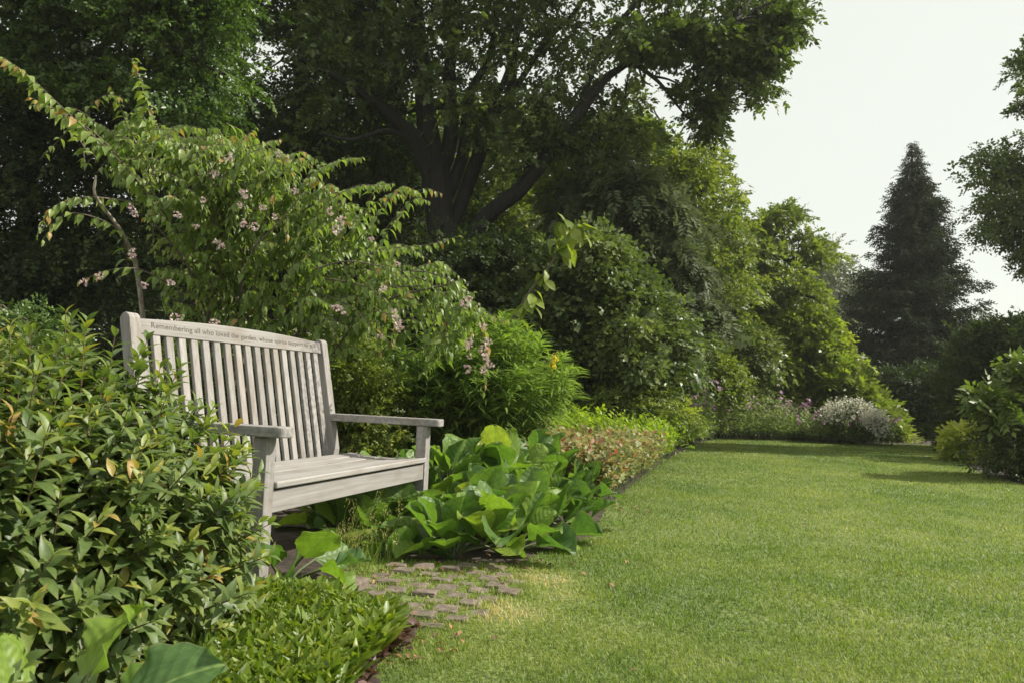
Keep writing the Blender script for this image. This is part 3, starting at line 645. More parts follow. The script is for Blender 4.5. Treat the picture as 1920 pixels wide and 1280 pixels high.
tree('evergreen_tree', 'very dark evergreen at the left picture edge below the upper leaves', 'tree', gpos(20, 9.6),
     [dict(poly=[(-220, 60), (60, 80), (260, 180), (300, 330), (270, 560), (-220, 640)], d0=8.6, d1=10.6, ncl=420, per=24, R=.36, size=.22, sprays=SPR_SMALL, fill=.25, vshift=-.2)],
     [[stem_from_ground(40, 0, 9.6, 22), (50, 450, 9.6, 18), (60, 250, 9.6, 12), (60, 60, 9.6, 6)]],
     M_DARK, M_BARK, 60, .03)
tree('background_tree', 'sunlit mid green tree seen through the fork behind the oak trunk', 'tree', gpos(700, 17.5),
     [dict(poly=[(560, 260), (640, 225), (760, 200), (900, 190), (1010, 220), (1020, 330), (1000, 480), (560, 520)], d0=15.5, d1=19, ncl=420, per=24, R=.6, size=.24, sprays=SPR_OAK, fill=.2)],
     [[stem_from_ground(720, 0, 17.5, 14), (725, 450, 17.5, 12), (740, 330, 17.5, 9), (750, 230, 17.5, 4)]],
     M_MID, M_BARK, 60, .05)

# ---------------------------------------------------------------- trees stepping down to the right
tree('oak_tree', 'second oak with a rounded lit edge against the sky, right below the big limb', 'tree', gpos(1230, 13.6),
     [dict(poly=[(1010, 320), (1100, 250), (1190, 180), (1235, 235), (1258, 292), (1318, 268), (1348, 280), (1356, 325), (1372, 370), (1388, 415), (1405, 480), (1395, 560), (1240, 560), (1040, 460)], d0=12.2, d1=15, ncl=430, per=34, R=.4, size=.175, sprays=SPR_OAK, fill=.03, vshift=.1)],
     [[stem_from_ground(1200, 0, 13.8, 22), (1205, 560, 13.8, 18), (1220, 400, 13.8, 13), (1240, 300, 13.8, 7), (1245, 240, 13.8, 3)],
      [(1210, 480, 13.8, 10), (1290, 390, 13.5, 7), (1350, 320, 13.2, 3)], [(1208, 500, 13.8, 9), (1120, 400, 13.4, 6), (1060, 340, 13, 3)]],
     M_MID, M_BARK, 110, .05, group='oaks', kn=.68)
tree('spreading_tree', 'wide low tree with dark level branches under thin lit leaves, left of the conifer', 'tree', gpos(1420, 16.5),
     [dict(poly=[(1300, 430), (1370, 412), (1425, 418), (1472, 440), (1500, 490), (1525, 530), (1540, 580), (1535, 625), (1490, 640), (1300, 600)], d0=15, d1=18, ncl=300, per=32, R=.46, size=.2, sprays=SPR_OAK, flatten=.3, fill=.04, vshift=.1),
      dict(poly=[(1430, 395), (1485, 385), (1500, 405), (1440, 425)], d0=15.6, d1=16.4, ncl=16, per=36, R=.3, size=.175, sprays=SPR_OAK, fill=0),
      dict(poly=[(1500, 430), (1530, 440), (1560, 480), (1530, 500)], d0=15.6, d1=16.4, ncl=16, per=36, R=.3, size=.175, sprays=SPR_OAK, fill=0)],
     [[stem_from_ground(1300, 0, 16.5, 20), (1310, 620, 16.5, 17), (1330, 520, 16.4, 13), (1380, 490, 16.2, 8), (1440, 480, 16, 5), (1520, 500, 15.8, 3)],
      [(1320, 560, 16.4, 9), (1380, 545, 16, 6), (1450, 540, 15.6, 4), (1530, 560, 15.2, 2)], [(1335, 515, 16.4, 9), (1400, 440, 16.2, 6), (1470, 400, 16, 3)],
      [(1340, 505, 16.4, 6), (1420, 520, 15.4, 4), (1500, 530, 15.2, 2.5)], [(1318, 590, 16.4, 7), (1400, 590, 15.6, 4), (1480, 585, 15.4, 2)]],
     M_MID, M_BARK, 120, .05, kn=.68)
g = None
tree('birch_tree', 'pale feathery far tree between the spreading tree and the conifer', 'tree', gpos(1590, 36),
     [dict(poly=[(1530, 480), (1560, 465), (1585, 500), (1600, 520), (1625, 510), (1640, 560), (1590, 600), (1570, 640), (1530, 640)], d0=34, d1=38, ncl=90, per=20, R=.8, size=.6, sprays=SPR_SMALL, flatten=1.2, droop=.8, fill=.1)],
     [[stem_from_ground(1560, 0, 36, 6), (1560, 620, 36, 5), (1562, 520, 36, 3), (1560, 480, 36, 1.5)], [(1562, 560, 36, 3), (1600, 530, 36, 2), (1625, 520, 36, 1)]],
     M_PALE, M_BARK, 40, .06)
tree('walnut_tree', 'tree with drooping grey green feathered leaves in front of the second oak', 'tree', gpos(1180, 10.6),
     [dict(poly=[(1060, 340), (1180, 310), (1280, 380), (1240, 480), (1120, 470), (1050, 420)], d0=9.8, d1=11, ncl=110, per=24, R=.4, size=.24, sprays=SPR_PIN, droop=.8, fill=.05),
      dict(poly=[(1180, 440), (1260, 430), (1300, 500), (1330, 560), (1320, 600), (1270, 590), (1230, 540)], d0=9.6, d1=10.6, ncl=70, per=24, R=.3, size=.24, sprays=SPR_PIN, droop=.9, fill=0)],
     [[stem_from_ground(1130, 0, 10.8, 16), (1140, 600, 10.8, 14), (1170, 440, 10.7, 9), (1200, 350, 10.6, 4)], [(1165, 460, 10.7, 7), (1240, 440, 10.4, 5), (1300, 500, 10.2, 2)]],
     M_GREY, M_BARK, 60, .03)
tree('laurel_shrub', 'tall dark glossy shrub rising behind the willow leaved plant, beneath the second oak', 'shrub', gpos(1130, 8.8),
     [dict(poly=[(960, 560), (1010, 480), (1070, 455), (1150, 460), (1200, 500), (1250, 560), (1300, 640), (1290, 700), (1230, 740), (1000, 740), (940, 650)], d0=8.2, d1=9.6, ncl=250, per=32, R=.34, size=.14, sprays=SPR_BROAD, fill=.2, vshift=-.15),
      dict(poly=[(1060, 440), (1100, 430), (1160, 450), (1130, 540), (1080, 520)], d0=8.0, d1=8.5, ncl=40, per=22, R=.18, size=.13, sprays=SPR_BROAD, fill=0, vshift=.2),
      dict(poly=[(1130, 600), (1240, 610), (1230, 690), (1160, 700)], d0=7.9, d1=8.3, ncl=36, per=22, R=.2, size=.13, sprays=SPR_BROAD, fill=0, vshift=.25)],
     [[stem_from_ground(1120, 0, 9, 9), (1125, 620, 9, 8), (1130, 520, 9, 5), (1120, 460, 9, 2)], [stem_from_ground(1080, 0, 8.9, 6), (1060, 600, 8.8, 5), (1040, 520, 8.8, 2)]],
     M_LAUREL, M_BARK, 60, .02, crown_name='foliage', stem_name='stems')
tree('oak_sapling', 'dark undergrowth shrub at the foot of the big oak trunk', 'shrub', gpos(880, 9.4),
     [dict(poly=[(800, 470), (900, 440), (1000, 460), (1010, 620), (960, 700), (780, 700), (740, 560)], d0=8.6, d1=10.2, ncl=220, per=24, R=.32, size=.2, sprays=SPR_SMALL, fill=.2, vshift=-.1)],
     [[stem_from_ground(880, 0, 9.6, 8), (880, 600, 9.6, 6), (890, 500, 9.6, 3)]], M_DARK, M_BARK, 30, .02, crown_name='foliage', stem_name='stems')
# rounded shrubs at the end of the border
tree('rounded_shrub', 'silvery green rounded shrub left of the brightest yellow green shrub', 'shrub', gpos(1370, 12),
     [dict(poly=[(1290, 640), (1330, 605), (1390, 600), (1440, 640), (1450, 700), (1430, 745), (1330, 745), (1300, 720)], d0=11.2, d1=12.8, ncl=150, per=42, R=.26, size=.13, sprays=SPR_BROAD, fill=.2, vshift=.3)],
     [[stem_from_ground(1370, 0, 12, 7), (1370, 720, 12, 5), (1375, 640, 12, 2)]], M_LAUREL, M_TWIG, 30, .02, crown_name='foliage', stem_name='stems', kd=1.50)
tree('rounded_shrub', 'large bright yellow green rounded shrub glowing beside the dark conifer', 'shrub', gpos(1490, 14),
     [dict(poly=[(1330, 620), (1360, 595), (1400, 590), (1430, 610), (1460, 588), (1500, 600), (1540, 595), (1560, 620), (1580, 660), (1590, 700), (1575, 750), (1400, 765), (1350, 700)], d0=13, d1=15, ncl=260, per=42, R=.32, size=.17, sprays=SPR_BROAD, fill=.2, vshift=.15),
      dict(poly=[(1500, 600), (1530, 575), (1560, 610), (1520, 640)], d0=13.2, d1=14, ncl=26, per=24, R=.22, size=.16, sprays=SPR_BROAD, fill=0, vshift=.2)],
     [[stem_from_ground(1480, 0, 14, 9), (1480, 720, 14, 7), (1490, 620, 14, 3)]], M_YEL, M_TWIG, 50, .025, crown_name='foliage', stem_name='stems', kd=1.40)
tree('feathery_shrub', 'low shrub with layered feathery leaves sloping down behind the white flowers', 'shrub', gpos(1610, 14.2),
     [dict(poly=[(1540, 700), (1580, 680), (1620, 720), (1660, 775), (1672, 815), (1560, 820)], d0=13.6, d1=14.8, ncl=90, per=20, R=.26, size=.3, sprays=SPR_PIN, flatten=.35, fill=.1, vshift=.1)],
     [[stem_from_ground(1580, 0, 14.3, 6), (1580, 760, 14.3, 5), (1585, 710, 14.3, 2)]], M_YEL, M_TWIG, 20, .02, crown_name='foliage', stem_name='stems', kd=1.30)
tree('upright_shrub', 'mid green shrub filling the gap behind the mauve border flowers', 'shrub', gpos(1290, 10.8),
     [dict(poly=[(1230, 640), (1300, 610), (1350, 650), (1400, 710), (1390, 740), (1250, 740)], d0=10.2, d1=11.4, ncl=100, per=24, R=.26, size=.19, sprays=SPR_SMALL, fill=.2)],
     [[stem_from_ground(1300, 0, 10.9, 6), (1300, 720, 10.9, 4), (1305, 650, 10.9, 2)]], M_MID, M_TWIG, 30, .02, crown_name='foliage', stem_name='stems', kd=1.50)

# ---------------------------------------------------------------- conifer
def conifer():
    d = 23.5; base = at1(1709, 700, d); bx, by = base[0], base[1]; top = at1(1704, 262, d)[2]
    root = thing('conifer_tree', 'tall dark pointed conifer standing alone against the pale sky', 'tree', (bx, by, 0))
    b = Geo(); tube(b, smooth_path(np.array([[bx, by, -.2], [bx + .03, by, top * .5], [bx - .05, by, top]]), 14), np.linspace(.26, .015, 13), 8)
    g = Geo(); P_, A_, N_, S_, V_ = [], [], [], [], []
    zs = top * (1 - rng.random(760) ** 1.25 * .97)
    for z in np.sort(zs)[::-1]:
        f = 1 - z / top; az = rng.uniform(0, 6.283)
        rad = (.03 + 3.1 * f ** .93) * rng.uniform(.55, 1.12)
        if math.cos(az) > .3 and .42 < f < .72: rad *= 1.18        # fuller on the right
        if math.cos(az) < -.3 and f > .55: rad *= 1.1
        dirv = np.array([math.cos(az), math.sin(az), 0])
        m = max(6, int(rad * 27)); t = rng.uniform(.15, 1, m) ** .8
        sag = -.28 * rad * t + .34 * rad * t ** 2.6
        p = np.array([bx, by, z]) + dirv * (rad * t)[:, None] + np.array([0, 0, 1]) * sag[:, None]
        side = np.cross(dirv, UPV); sw = rng.normal(0, .2, m) * rad * (1.05 - t)
        p += side * sw[:, None] + rng.normal(0, .05, (m, 3))
        P_.append(p); A_.append(dirv * 1.0 + side * np.sign(sw)[:, None] * .6 + np.array([0, 0, -.25]) + rng.normal(0, .3, (m, 3)))
        N_.append(UPV + rng.normal(0, .3, (m, 3))); S_.append(rng.uniform(.2, .37, m) * (.45 + .55 * min(1, f * 5))); V_.append(np.clip(rng.normal(.45, .22) + rng.normal(0, .15, m), 0, 1))
        if rad > .5:
            q = np.linspace(0, .85, 6); tube(b, np.array([bx, by, z]) + dirv * (rad * q)[:, None] + UPV * (-.28 * rad * q + .34 * rad * q ** 2.6)[:, None], np.linspace(.03, .008, 6), 5, cap=False)
    P = np.concatenate(P_); A = np.concatenate(A_); N = np.concatenate(N_); S = np.concatenate(S_); V = np.concatenate(V_)
    w_ = rng.integers(0, 3, len(P))
    for i, s in enumerate(SPR_SMALL[:3]): leaves(g, s, P[w_ == i], A[w_ == i], N[w_ == i], S[w_ == i] * 1.05, V[w_ == i], wid=.8)
    part(g, 'crown', M_CONI, root); part(b, 'trunk', M_BARK, root, smooth=True)
conifer()

# ---------------------------------------------------------------- right side
tree('dark_shrub', 'tall dark shrub with a ragged top between the conifer and the right picture edge', 'shrub', gpos(1890, 15.6),
     [dict(poly=[(1770, 690), (1790, 640), (1830, 620), (1860, 605), (1885, 595), (1920, 590), (2020, 560), (2040, 850), (1785, 835)], d0=14.4, d1=17, ncl=300, per=24, R=.42, size=.28, sprays=SPR_SMALL, fill=.25)],
     [[stem_from_ground(1890, 0, 15.6, 10), (1890, 760, 15.6, 8), (1900, 640, 15.6, 4)]], M_DARK, M_BARK, 40, .03, crown_name='foliage', stem_name='stems', kd=.97)
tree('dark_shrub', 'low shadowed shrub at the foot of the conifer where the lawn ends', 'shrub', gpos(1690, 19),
     [dict(poly=[(1600, 680), (1660, 690), (1760, 690), (1840, 700), (1850, 836), (1680, 838), (1600, 780)], d0=18, d1=20, ncl=210, per=24, R=.45, size=.32, sprays=SPR_SMALL, fill=.25, vshift=-.4)],  # leaf tones pushed darker to stand for shade
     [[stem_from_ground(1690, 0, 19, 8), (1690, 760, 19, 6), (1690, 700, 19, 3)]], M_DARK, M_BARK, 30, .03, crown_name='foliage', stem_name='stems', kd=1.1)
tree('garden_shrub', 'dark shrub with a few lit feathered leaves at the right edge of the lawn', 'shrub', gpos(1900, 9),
     [dict(poly=[(1850, 800), (1865, 770), (1890, 740), (1910, 700), (2050, 660), (2080, 900), (1900, 890), (1850, 865)], d0=8.6, d1=9.6, ncl=190, per=36, R=.26, size=.13, sprays=SPR_SMALL, fill=.25, vshift=-.35),  # leaf tones painted dark for shade here, lighter for sunlit leaves below
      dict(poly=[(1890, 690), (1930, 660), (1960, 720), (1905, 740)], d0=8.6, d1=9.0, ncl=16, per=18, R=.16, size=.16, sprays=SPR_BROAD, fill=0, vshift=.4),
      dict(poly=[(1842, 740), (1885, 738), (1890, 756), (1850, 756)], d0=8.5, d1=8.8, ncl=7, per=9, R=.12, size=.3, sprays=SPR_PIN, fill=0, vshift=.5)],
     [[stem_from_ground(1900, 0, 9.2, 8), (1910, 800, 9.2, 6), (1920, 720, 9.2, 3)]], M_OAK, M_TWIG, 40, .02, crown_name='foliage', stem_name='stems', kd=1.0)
tree('evergreen_shrub', 'near black evergreen mass at the right picture edge above the lit feathered leaf', 'shrub', gpos(2080, 11),  # runs out of view, added there to cast shade from the right
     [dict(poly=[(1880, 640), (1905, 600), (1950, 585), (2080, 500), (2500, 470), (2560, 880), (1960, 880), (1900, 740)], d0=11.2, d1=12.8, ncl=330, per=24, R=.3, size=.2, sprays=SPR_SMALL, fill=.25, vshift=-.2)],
     [[stem_from_ground(2080, 0, 11.2, 9), (2080, 760, 11.2, 7), (2090, 600, 11.2, 3)]], M_DARK, M_TWIG, 40, .02, crown_name='foliage', stem_name='stems', kd=1.0)
tree('golden_shrub', 'small golden yellow bush lit by the sun at the right edge of the lawn', 'shrub', gpos(1805, 10),
     [dict(poly=[(1775, 830), (1800, 800), (1815, 795), (1835, 800), (1845, 815), (1825, 850), (1790, 858)], d0=9.6, d1=10.2, ncl=40, per=20, R=.13, size=.15, sprays=SPR_BROAD, fill=0)],
     [[stem_from_ground(1808, 0, 10.2, 4), (1808, 840, 10.2, 3), (1810, 810, 10.2, 1.5)]], M_GOLD, M_TWIG, 15, .01, crown_name='foliage', stem_name='stems')
tree('ash_tree', 'airy tree leaning in from the right picture edge above the conifer height', 'tree', gpos(2080, 23),
     [dict(poly=[(1830, 295), (1850, 275), (1880, 280), (1925, 275), (1990, 180), (2150, 100), (2150, 480), (1960, 480), (1910, 440), (1860, 450), (1830, 450), (1825, 430), (1855, 395), (1835, 330)], d0=21.5, d1=25, ncl=260, per=22, R=.5, size=.42, sprays=SPR_SMALL, flatten=.5, fill=.05),
      dict(poly=[(1905, 100), (1960, 60), (1990, 200), (1920, 220)], d0=22, d1=24, ncl=24, per=20, R=.35, size=.4, sprays=SPR_SMALL, fill=0),
      dict(poly=[(1900, 480), (1940, 470), (1960, 510), (1915, 505)], d0=22, d1=24, ncl=12, per=20, R=.35, size=.4, sprays=SPR_SMALL, fill=0)],
     [[stem_from_ground(2090, 0, 23, 20), (2080, 600, 23, 16), (2060, 400, 23, 11), (2040, 200, 23, 6)], [(2075, 560, 23, 8), (1990, 480, 23, 5), (1900, 440, 22.8, 3), (1840, 430, 22.6, 1.5)],
      [(2062, 440, 23, 7), (1960, 380, 23, 4), (1880, 330, 22.8, 2.5), (1830, 300, 22.6, 1.2)]],
     M_OAK, M_BARK, 80, .05, kd=.585)

# far wood that closes the view low down behind the trees
g = Geo()
clumps(g, [(-500, 480), (1000, 420), (1330, 560), (1560, 640), (1560, 770), (-500, 760)], 27, 36, 700, 22, 1.2, .75, SPR_OAK, fill=.2)
o = g.build('woodland', M_DARK); o['kind'] = 'stuff'

# ---------------------------------------------------------------- sapling with large lit leaves
def sapling():
    root = thing('chestnut_sapling', 'slender sapling with large bright backlit leaves left of the laurel', 'sapling', gpos(960, 6.6))
    b = Geo(); p = limb(b, [stem_from_ground(930, 0, 6.7, 4), (940, 660, 6.7, 3.4), (985, 560, 6.6, 2.6), (1030, 500, 6.5, 2), (1062, 440, 6.5, 1.4)], 20, 6)
    limb(b, [(1000, 538, 6.6, 1.6), (1018, 525, 6.6, 1)], 6, 5); limb(b, [(960, 610, 6.65, 2), (985, 575, 6.6, 1.2), (1000, 570, 6.6, 1)], 6, 5)
    tm = gridleaf([.02, .12, .22, .27, .2, .02], .35, .2, .02, 1, 3); g = Geo()
    for (x, y, n, s) in [(1052, 425, 6, .17), (1078, 440, 7, .19), (1060, 468, 6, .18), (1092, 432, 4, .15), (1040, 452, 4, .16), (1022, 522, 5, .14), (985, 572, 7, .17), (1000, 562, 4, .15), (965, 600, 3, .15)]:
        c = at1(x, y - 6, 6.5); a = rng.uniform(0, 6.283, n); A = np.column_stack([np.cos(a) * .8 + .25, np.sin(a) * .8, -.55 + rng.normal(0, .25, n)])
        leaves(g, tm, c + rng.normal(0, .03, (n, 3)), A, UPV + rng.normal(0, .3, (n, 3)), s * rng.uniform(.8, 1.15, n), np.clip(rng.normal(.6, .25, n), 0, 1))
    part(g, 'foliage', M_YEL, root, True); part(b, 'stem', M_TWIG, root, True)
sapling()

# ---------------------------------------------------------------- beauty bush (pink flowers)
def flower_mesh(seed):
    r = np.random.default_rng(seed); g = Geo()
    n = 16; d = norm(r.normal(size=(n, 3)) + np.array([0, 0, -.3])); P = d * r.uniform(.02, .042, (n, 1))
    for i in range(n):
        X = norm(np.cross(d[i], [.3, .5, .8])); Y = np.cross(d[i], X); k = 6; V = [P[i] - d[i] * .012]
        for j in range(5):
            a = j / 5 * 6.283 + r.uniform(-.2, .2)
            V += [P[i] + (X * math.cos(a - .45) + Y * math.sin(a - .45)) * .007 + d[i] * .004, P[i] + (X * math.cos(a) + Y * math.sin(a)) * .0135 + d[i] * .010, P[i] + (X * math.cos(a + .45) + Y * math.sin(a + .45)) * .007 + d[i] * .004]
        T = []
        for j in range(5): T += [[0, 1 + 3 * j, 2 + 3 * j], [0, 2 + 3 * j, 3 + 3 * j]]
        g.add(np.array(V), np.array(T), None, np.clip(r.normal(.5, .3), 0, 1), np.linspace(0, 1, len(V)))
    return g
FLM = []
for i in range(3):
    o_ = flower_mesh(i).build('flower_cluster', M_PINK); FLM.append(o_.data); bpy.data.objects.remove(o_)

def beauty_bush():
    bp = gpos(440, 5.5); root = thing('beauty_bush', 'large arching bush with clusters of pale pink flowers behind the bench', 'bush', bp)
    g = Geo(); b = Geo()
    tm = gridleaf([.02, .17, .245, .21, .11, .01], .5, .3, 0, 1, 1)
    def shoot(P, pairs, size, tipred=0.0, hang=.55, r0=.006, v0=.42):
        P = np.asarray(P); ts = np.linspace(.06, 1, pairs); ii = ts * (len(P) - 1); lo = np.clip(ii.astype(int), 0, len(P) - 2); fr = (ii - lo)[:, None]
        Q = P[lo] * (1 - fr) + P[lo + 1] * fr; D = norm(P[lo + 1] - P[lo]); tube(b, P, np.linspace(r0, .0015, len(P)), 5, cap=False)
        side = norm(np.cross(D, UPV + rng.normal(0, .2, D.shape)))
        for s in (-1, 1):
            m = len(Q); A = norm(side * s * .75 + D * .5 - UPV * (hang * rng.uniform(.5, 1.5, m))[:, None] + rng.normal(0, .22, (m, 3)))
            N = norm(UPV + side * s * .5 + rng.normal(0, .3, (m, 3)))
            sz = size * (1 - .55 * ts ** 3) * rng.uniform(.7, 1.2, m)
            v = np.clip(rng.normal(v0, .17, m) + .22 * ts, 0, .86); v = np.where(rng.random(m) < tipred * ts ** 3, .97, v)
            leaves(g, tm, Q, A, N, sz, v)
    # long arching shoots that make the outline: px, py, depth
    for pts, n, sz in [([(400, 520, 5.4), (250, 330, 4.9), (130, 215, 4.6), (50, 140, 4.4), (5, 108, 4.3)], 30, .105),
                   ([(420, 520, 5.4), (340, 330, 5.1), (300, 250, 5.0), (268, 170, 4.9), (252, 110, 4.9)], 34, .115),
                   ([(300, 400, 5.1), (200, 270, 4.8), (120, 215, 4.7), (60, 185, 4.6)], 16, .095), ([(320, 380, 5.1), (250, 260, 5), (225, 200, 4.9), (208, 165, 4.9)], 13, .085),
                   ([(430, 440, 5.2), (440, 310, 5.1), (455, 265, 5), (480, 240, 4.95)], 14, .085), ([(400, 420, 5.2), (430, 300, 5.1), (490, 270, 5), (525, 262, 5)], 14, .085),
                   ([(470, 430, 5.2), (520, 320, 5.1), (560, 285, 5), (592, 300, 5)], 13, .085), ([(500, 420, 5.2), (580, 330, 5.1), (640, 300, 5.05), (680, 296, 5)], 20, .085),
                   ([(520, 430, 5.2), (610, 370, 5.1), (680, 350, 5.05), (735, 345, 5)], 20, .085), ([(600, 520, 5.2), (720, 470, 5.1), (800, 460, 5.1), (860, 443, 5.1)], 15, .08),
                   ([(330, 540, 5), (260, 505, 4.8), (200, 508, 4.7), (150, 528, 4.62)], 9, .08),
                   ([(240, 500, 5), (220, 430, 4.8), (130, 400, 4.6), (80, 450, 4.5)], 12, .095), ([(260, 380, 5), (160, 370, 4.7), (100, 390, 4.6), (70, 440, 4.5)], 13, .095),
                   ([(650, 520, 5.2), (800, 510, 5.0), (880, 560, 4.8), (912, 640, 4.7), (908, 735, 4.65)], 26, .085), ([(640, 540, 5.2), (780, 520, 5.0), (850, 580, 4.8), (880, 660, 4.75)], 20, .085),
                   ([(600, 520, 5.1), (690, 540, 4.9), (740, 590, 4.8), (735, 645, 4.75)], 16, .08), ([(560, 540, 5.1), (650, 570, 4.9), (705, 620, 4.8), (715, 660, 4.75)], 14, .08),
                   ([(700, 540, 5.2), (840, 540, 5), (920, 590, 4.9), (950, 600, 4.85)], 14, .08)]:
        q = smooth_path(pts, 22); shoot(at(q[:, 0], q[:, 1], q[:, 2]), n, sz * .9, .3, v0=.5)
    for k_ in range(26):
        t_ = rng.uniform(0, 1); x0 = 110 + 640 * t_; y0 = 215 + 190 * t_ ** 1.1; dx = rng.uniform(25, 95) * (1 if rng.random() < .8 else -1); dy = -rng.uniform(5, 60); d_ = rng.uniform(4.7, 5.3)
        q = smooth_path([(x0 - dx * .9, y0 + 75, d_ + .2), (x0 - dx * .2, y0 + 15, d_ + .1), (x0 + dx * .5, y0 + dy * .8, d_), (x0 + dx, y0 + dy * .7, d_ - .05)], 16); shoot(at(q[:, 0], q[:, 1], q[:, 2]), int(rng.integers(10, 15)), rng.uniform(.065, .085), .2, hang=.8, r0=.004, v0=.5)
    env = [(130, 225), (190, 225), (250, 225), (320, 250), (470, 265), (560, 300), (640, 350), (700, 400), (780, 470), (860, 510), (910, 570), (920, 640), (890, 690), (860, 610), (760, 610), (700, 660), (640, 640), (480, 610), (360, 610), (290, 560), (265, 460), (235, 380), (170, 300)]
    q = sample_poly(env, 450); dd = rng.uniform(4.7, 6.0, len(q)); T = at(q[:, 0], q[:, 1], dd); c0 = at1(430, 560, 5.5)
    for t in T:
        D = t - c0; hd = norm(np.array([D[0], D[1], 0])); ln = rng.uniform(.3, .6)
        s = t - hd * ln * rng.uniform(.5, 1) - UPV * ln * rng.uniform(-.1, .7) + rng.normal(0, .08, 3); mid = (s + t) / 2 + UPV * ln * .22
        shoot(smooth_path(np.array([s, mid, t]), 8), int(rng.integers(9, 13)), rng.uniform(.062, .088), .06, hang=.8, r0=.004)
    # woody stems
    st = Geo()
    for pts in [[stem_from_ground(300, 0, 5.4, 5), (262, 540, 5.2, 4.5), (235, 450, 5.0, 4), (206, 405, 4.85, 3.4), (178, 365, 4.7, 2.8), (180, 330, 4.7, 1.8)]]:
        limb(st, pts, 20, 8)
    for k in range(11):
        x = 380 + rng.uniform(-60, 160); e = T[rng.integers(len(T))]; s = np.array(bp) + np.append(rng.normal(0, .15, 2), 0)
        m = (s + e) / 2 + np.array([0, 0, .45]); tube(b, smooth_path(np.array([s, m, e]), 16), np.linspace(.018, .004, 15), 6, cap=False)
    limb(b, [(470, 470, 4.8, 2), (520, 420, 4.75, 1.7), (570, 362, 4.72, 1.2)], 8, 5); limb(b, [(590, 505, 4.75, 1.8), (650, 490, 4.7, 1.5), (720, 500, 4.7, 1)], 8, 5)
    part(g, 'foliage', M_KOL, root, True); part(b, 'twigs', M_TWIG, root, True); part(st, 'stem', M_PALEBARK, root, True)
    fl = [(540, 300, 4.85), (523, 290, 4.85), (402, 326, 4.85), (381, 376, 4.7), (455, 364, 4.75), (450, 385, 4.7), (457, 420, 4.7), (478, 424, 4.7), (368, 425, 4.75), (245, 388, 4.75), (252, 402, 4.75), (333, 403, 4.7), (430, 296, 4.8), (493, 390, 4.75), (515, 407, 4.75), (618, 396, 4.75), (632, 430, 4.75), (638, 412, 4.75), (697, 448, 4.75), (412, 456, 4.7), (186, 518, 4.7), (158, 530, 4.7), (320, 528, 4.7), (247, 475, 4.75), (270, 535, 4.7), (330, 596, 4.6), (402, 604, 4.6), (628, 576, 4.7), (640, 580, 4.7), (553, 358, 4.75), (745, 495, 4.75), (720, 542, 4.7), (872, 568, 4.65), (880, 560, 4.68),
          (745, 600, 4.72), (748, 612, 4.72), (714, 630, 4.7), (738, 588, 4.74), (905, 612, 4.62), (878, 648, 4.6), (908, 655, 4.6), (911, 670, 4.6), (880, 668, 4.6), (918, 684, 4.6), (908, 692, 4.6), (877, 690, 4.6), (880, 640, 4.62), (914, 640, 4.6)]
    for i, (x, y, d) in enumerate(fl):
        p = at1(x, y, d - .12); o = bpy.data.objects.new('flower_cluster', FLM[i % 3]); COL.objects.link(o); o.parent = root
        o.location = p - np.array(bp); s = rng.uniform(.42, .78); o.scale = (s, s, s); o.rotation_euler = tuple(rng.uniform(0, 6.28, 3))
beauty_bush()

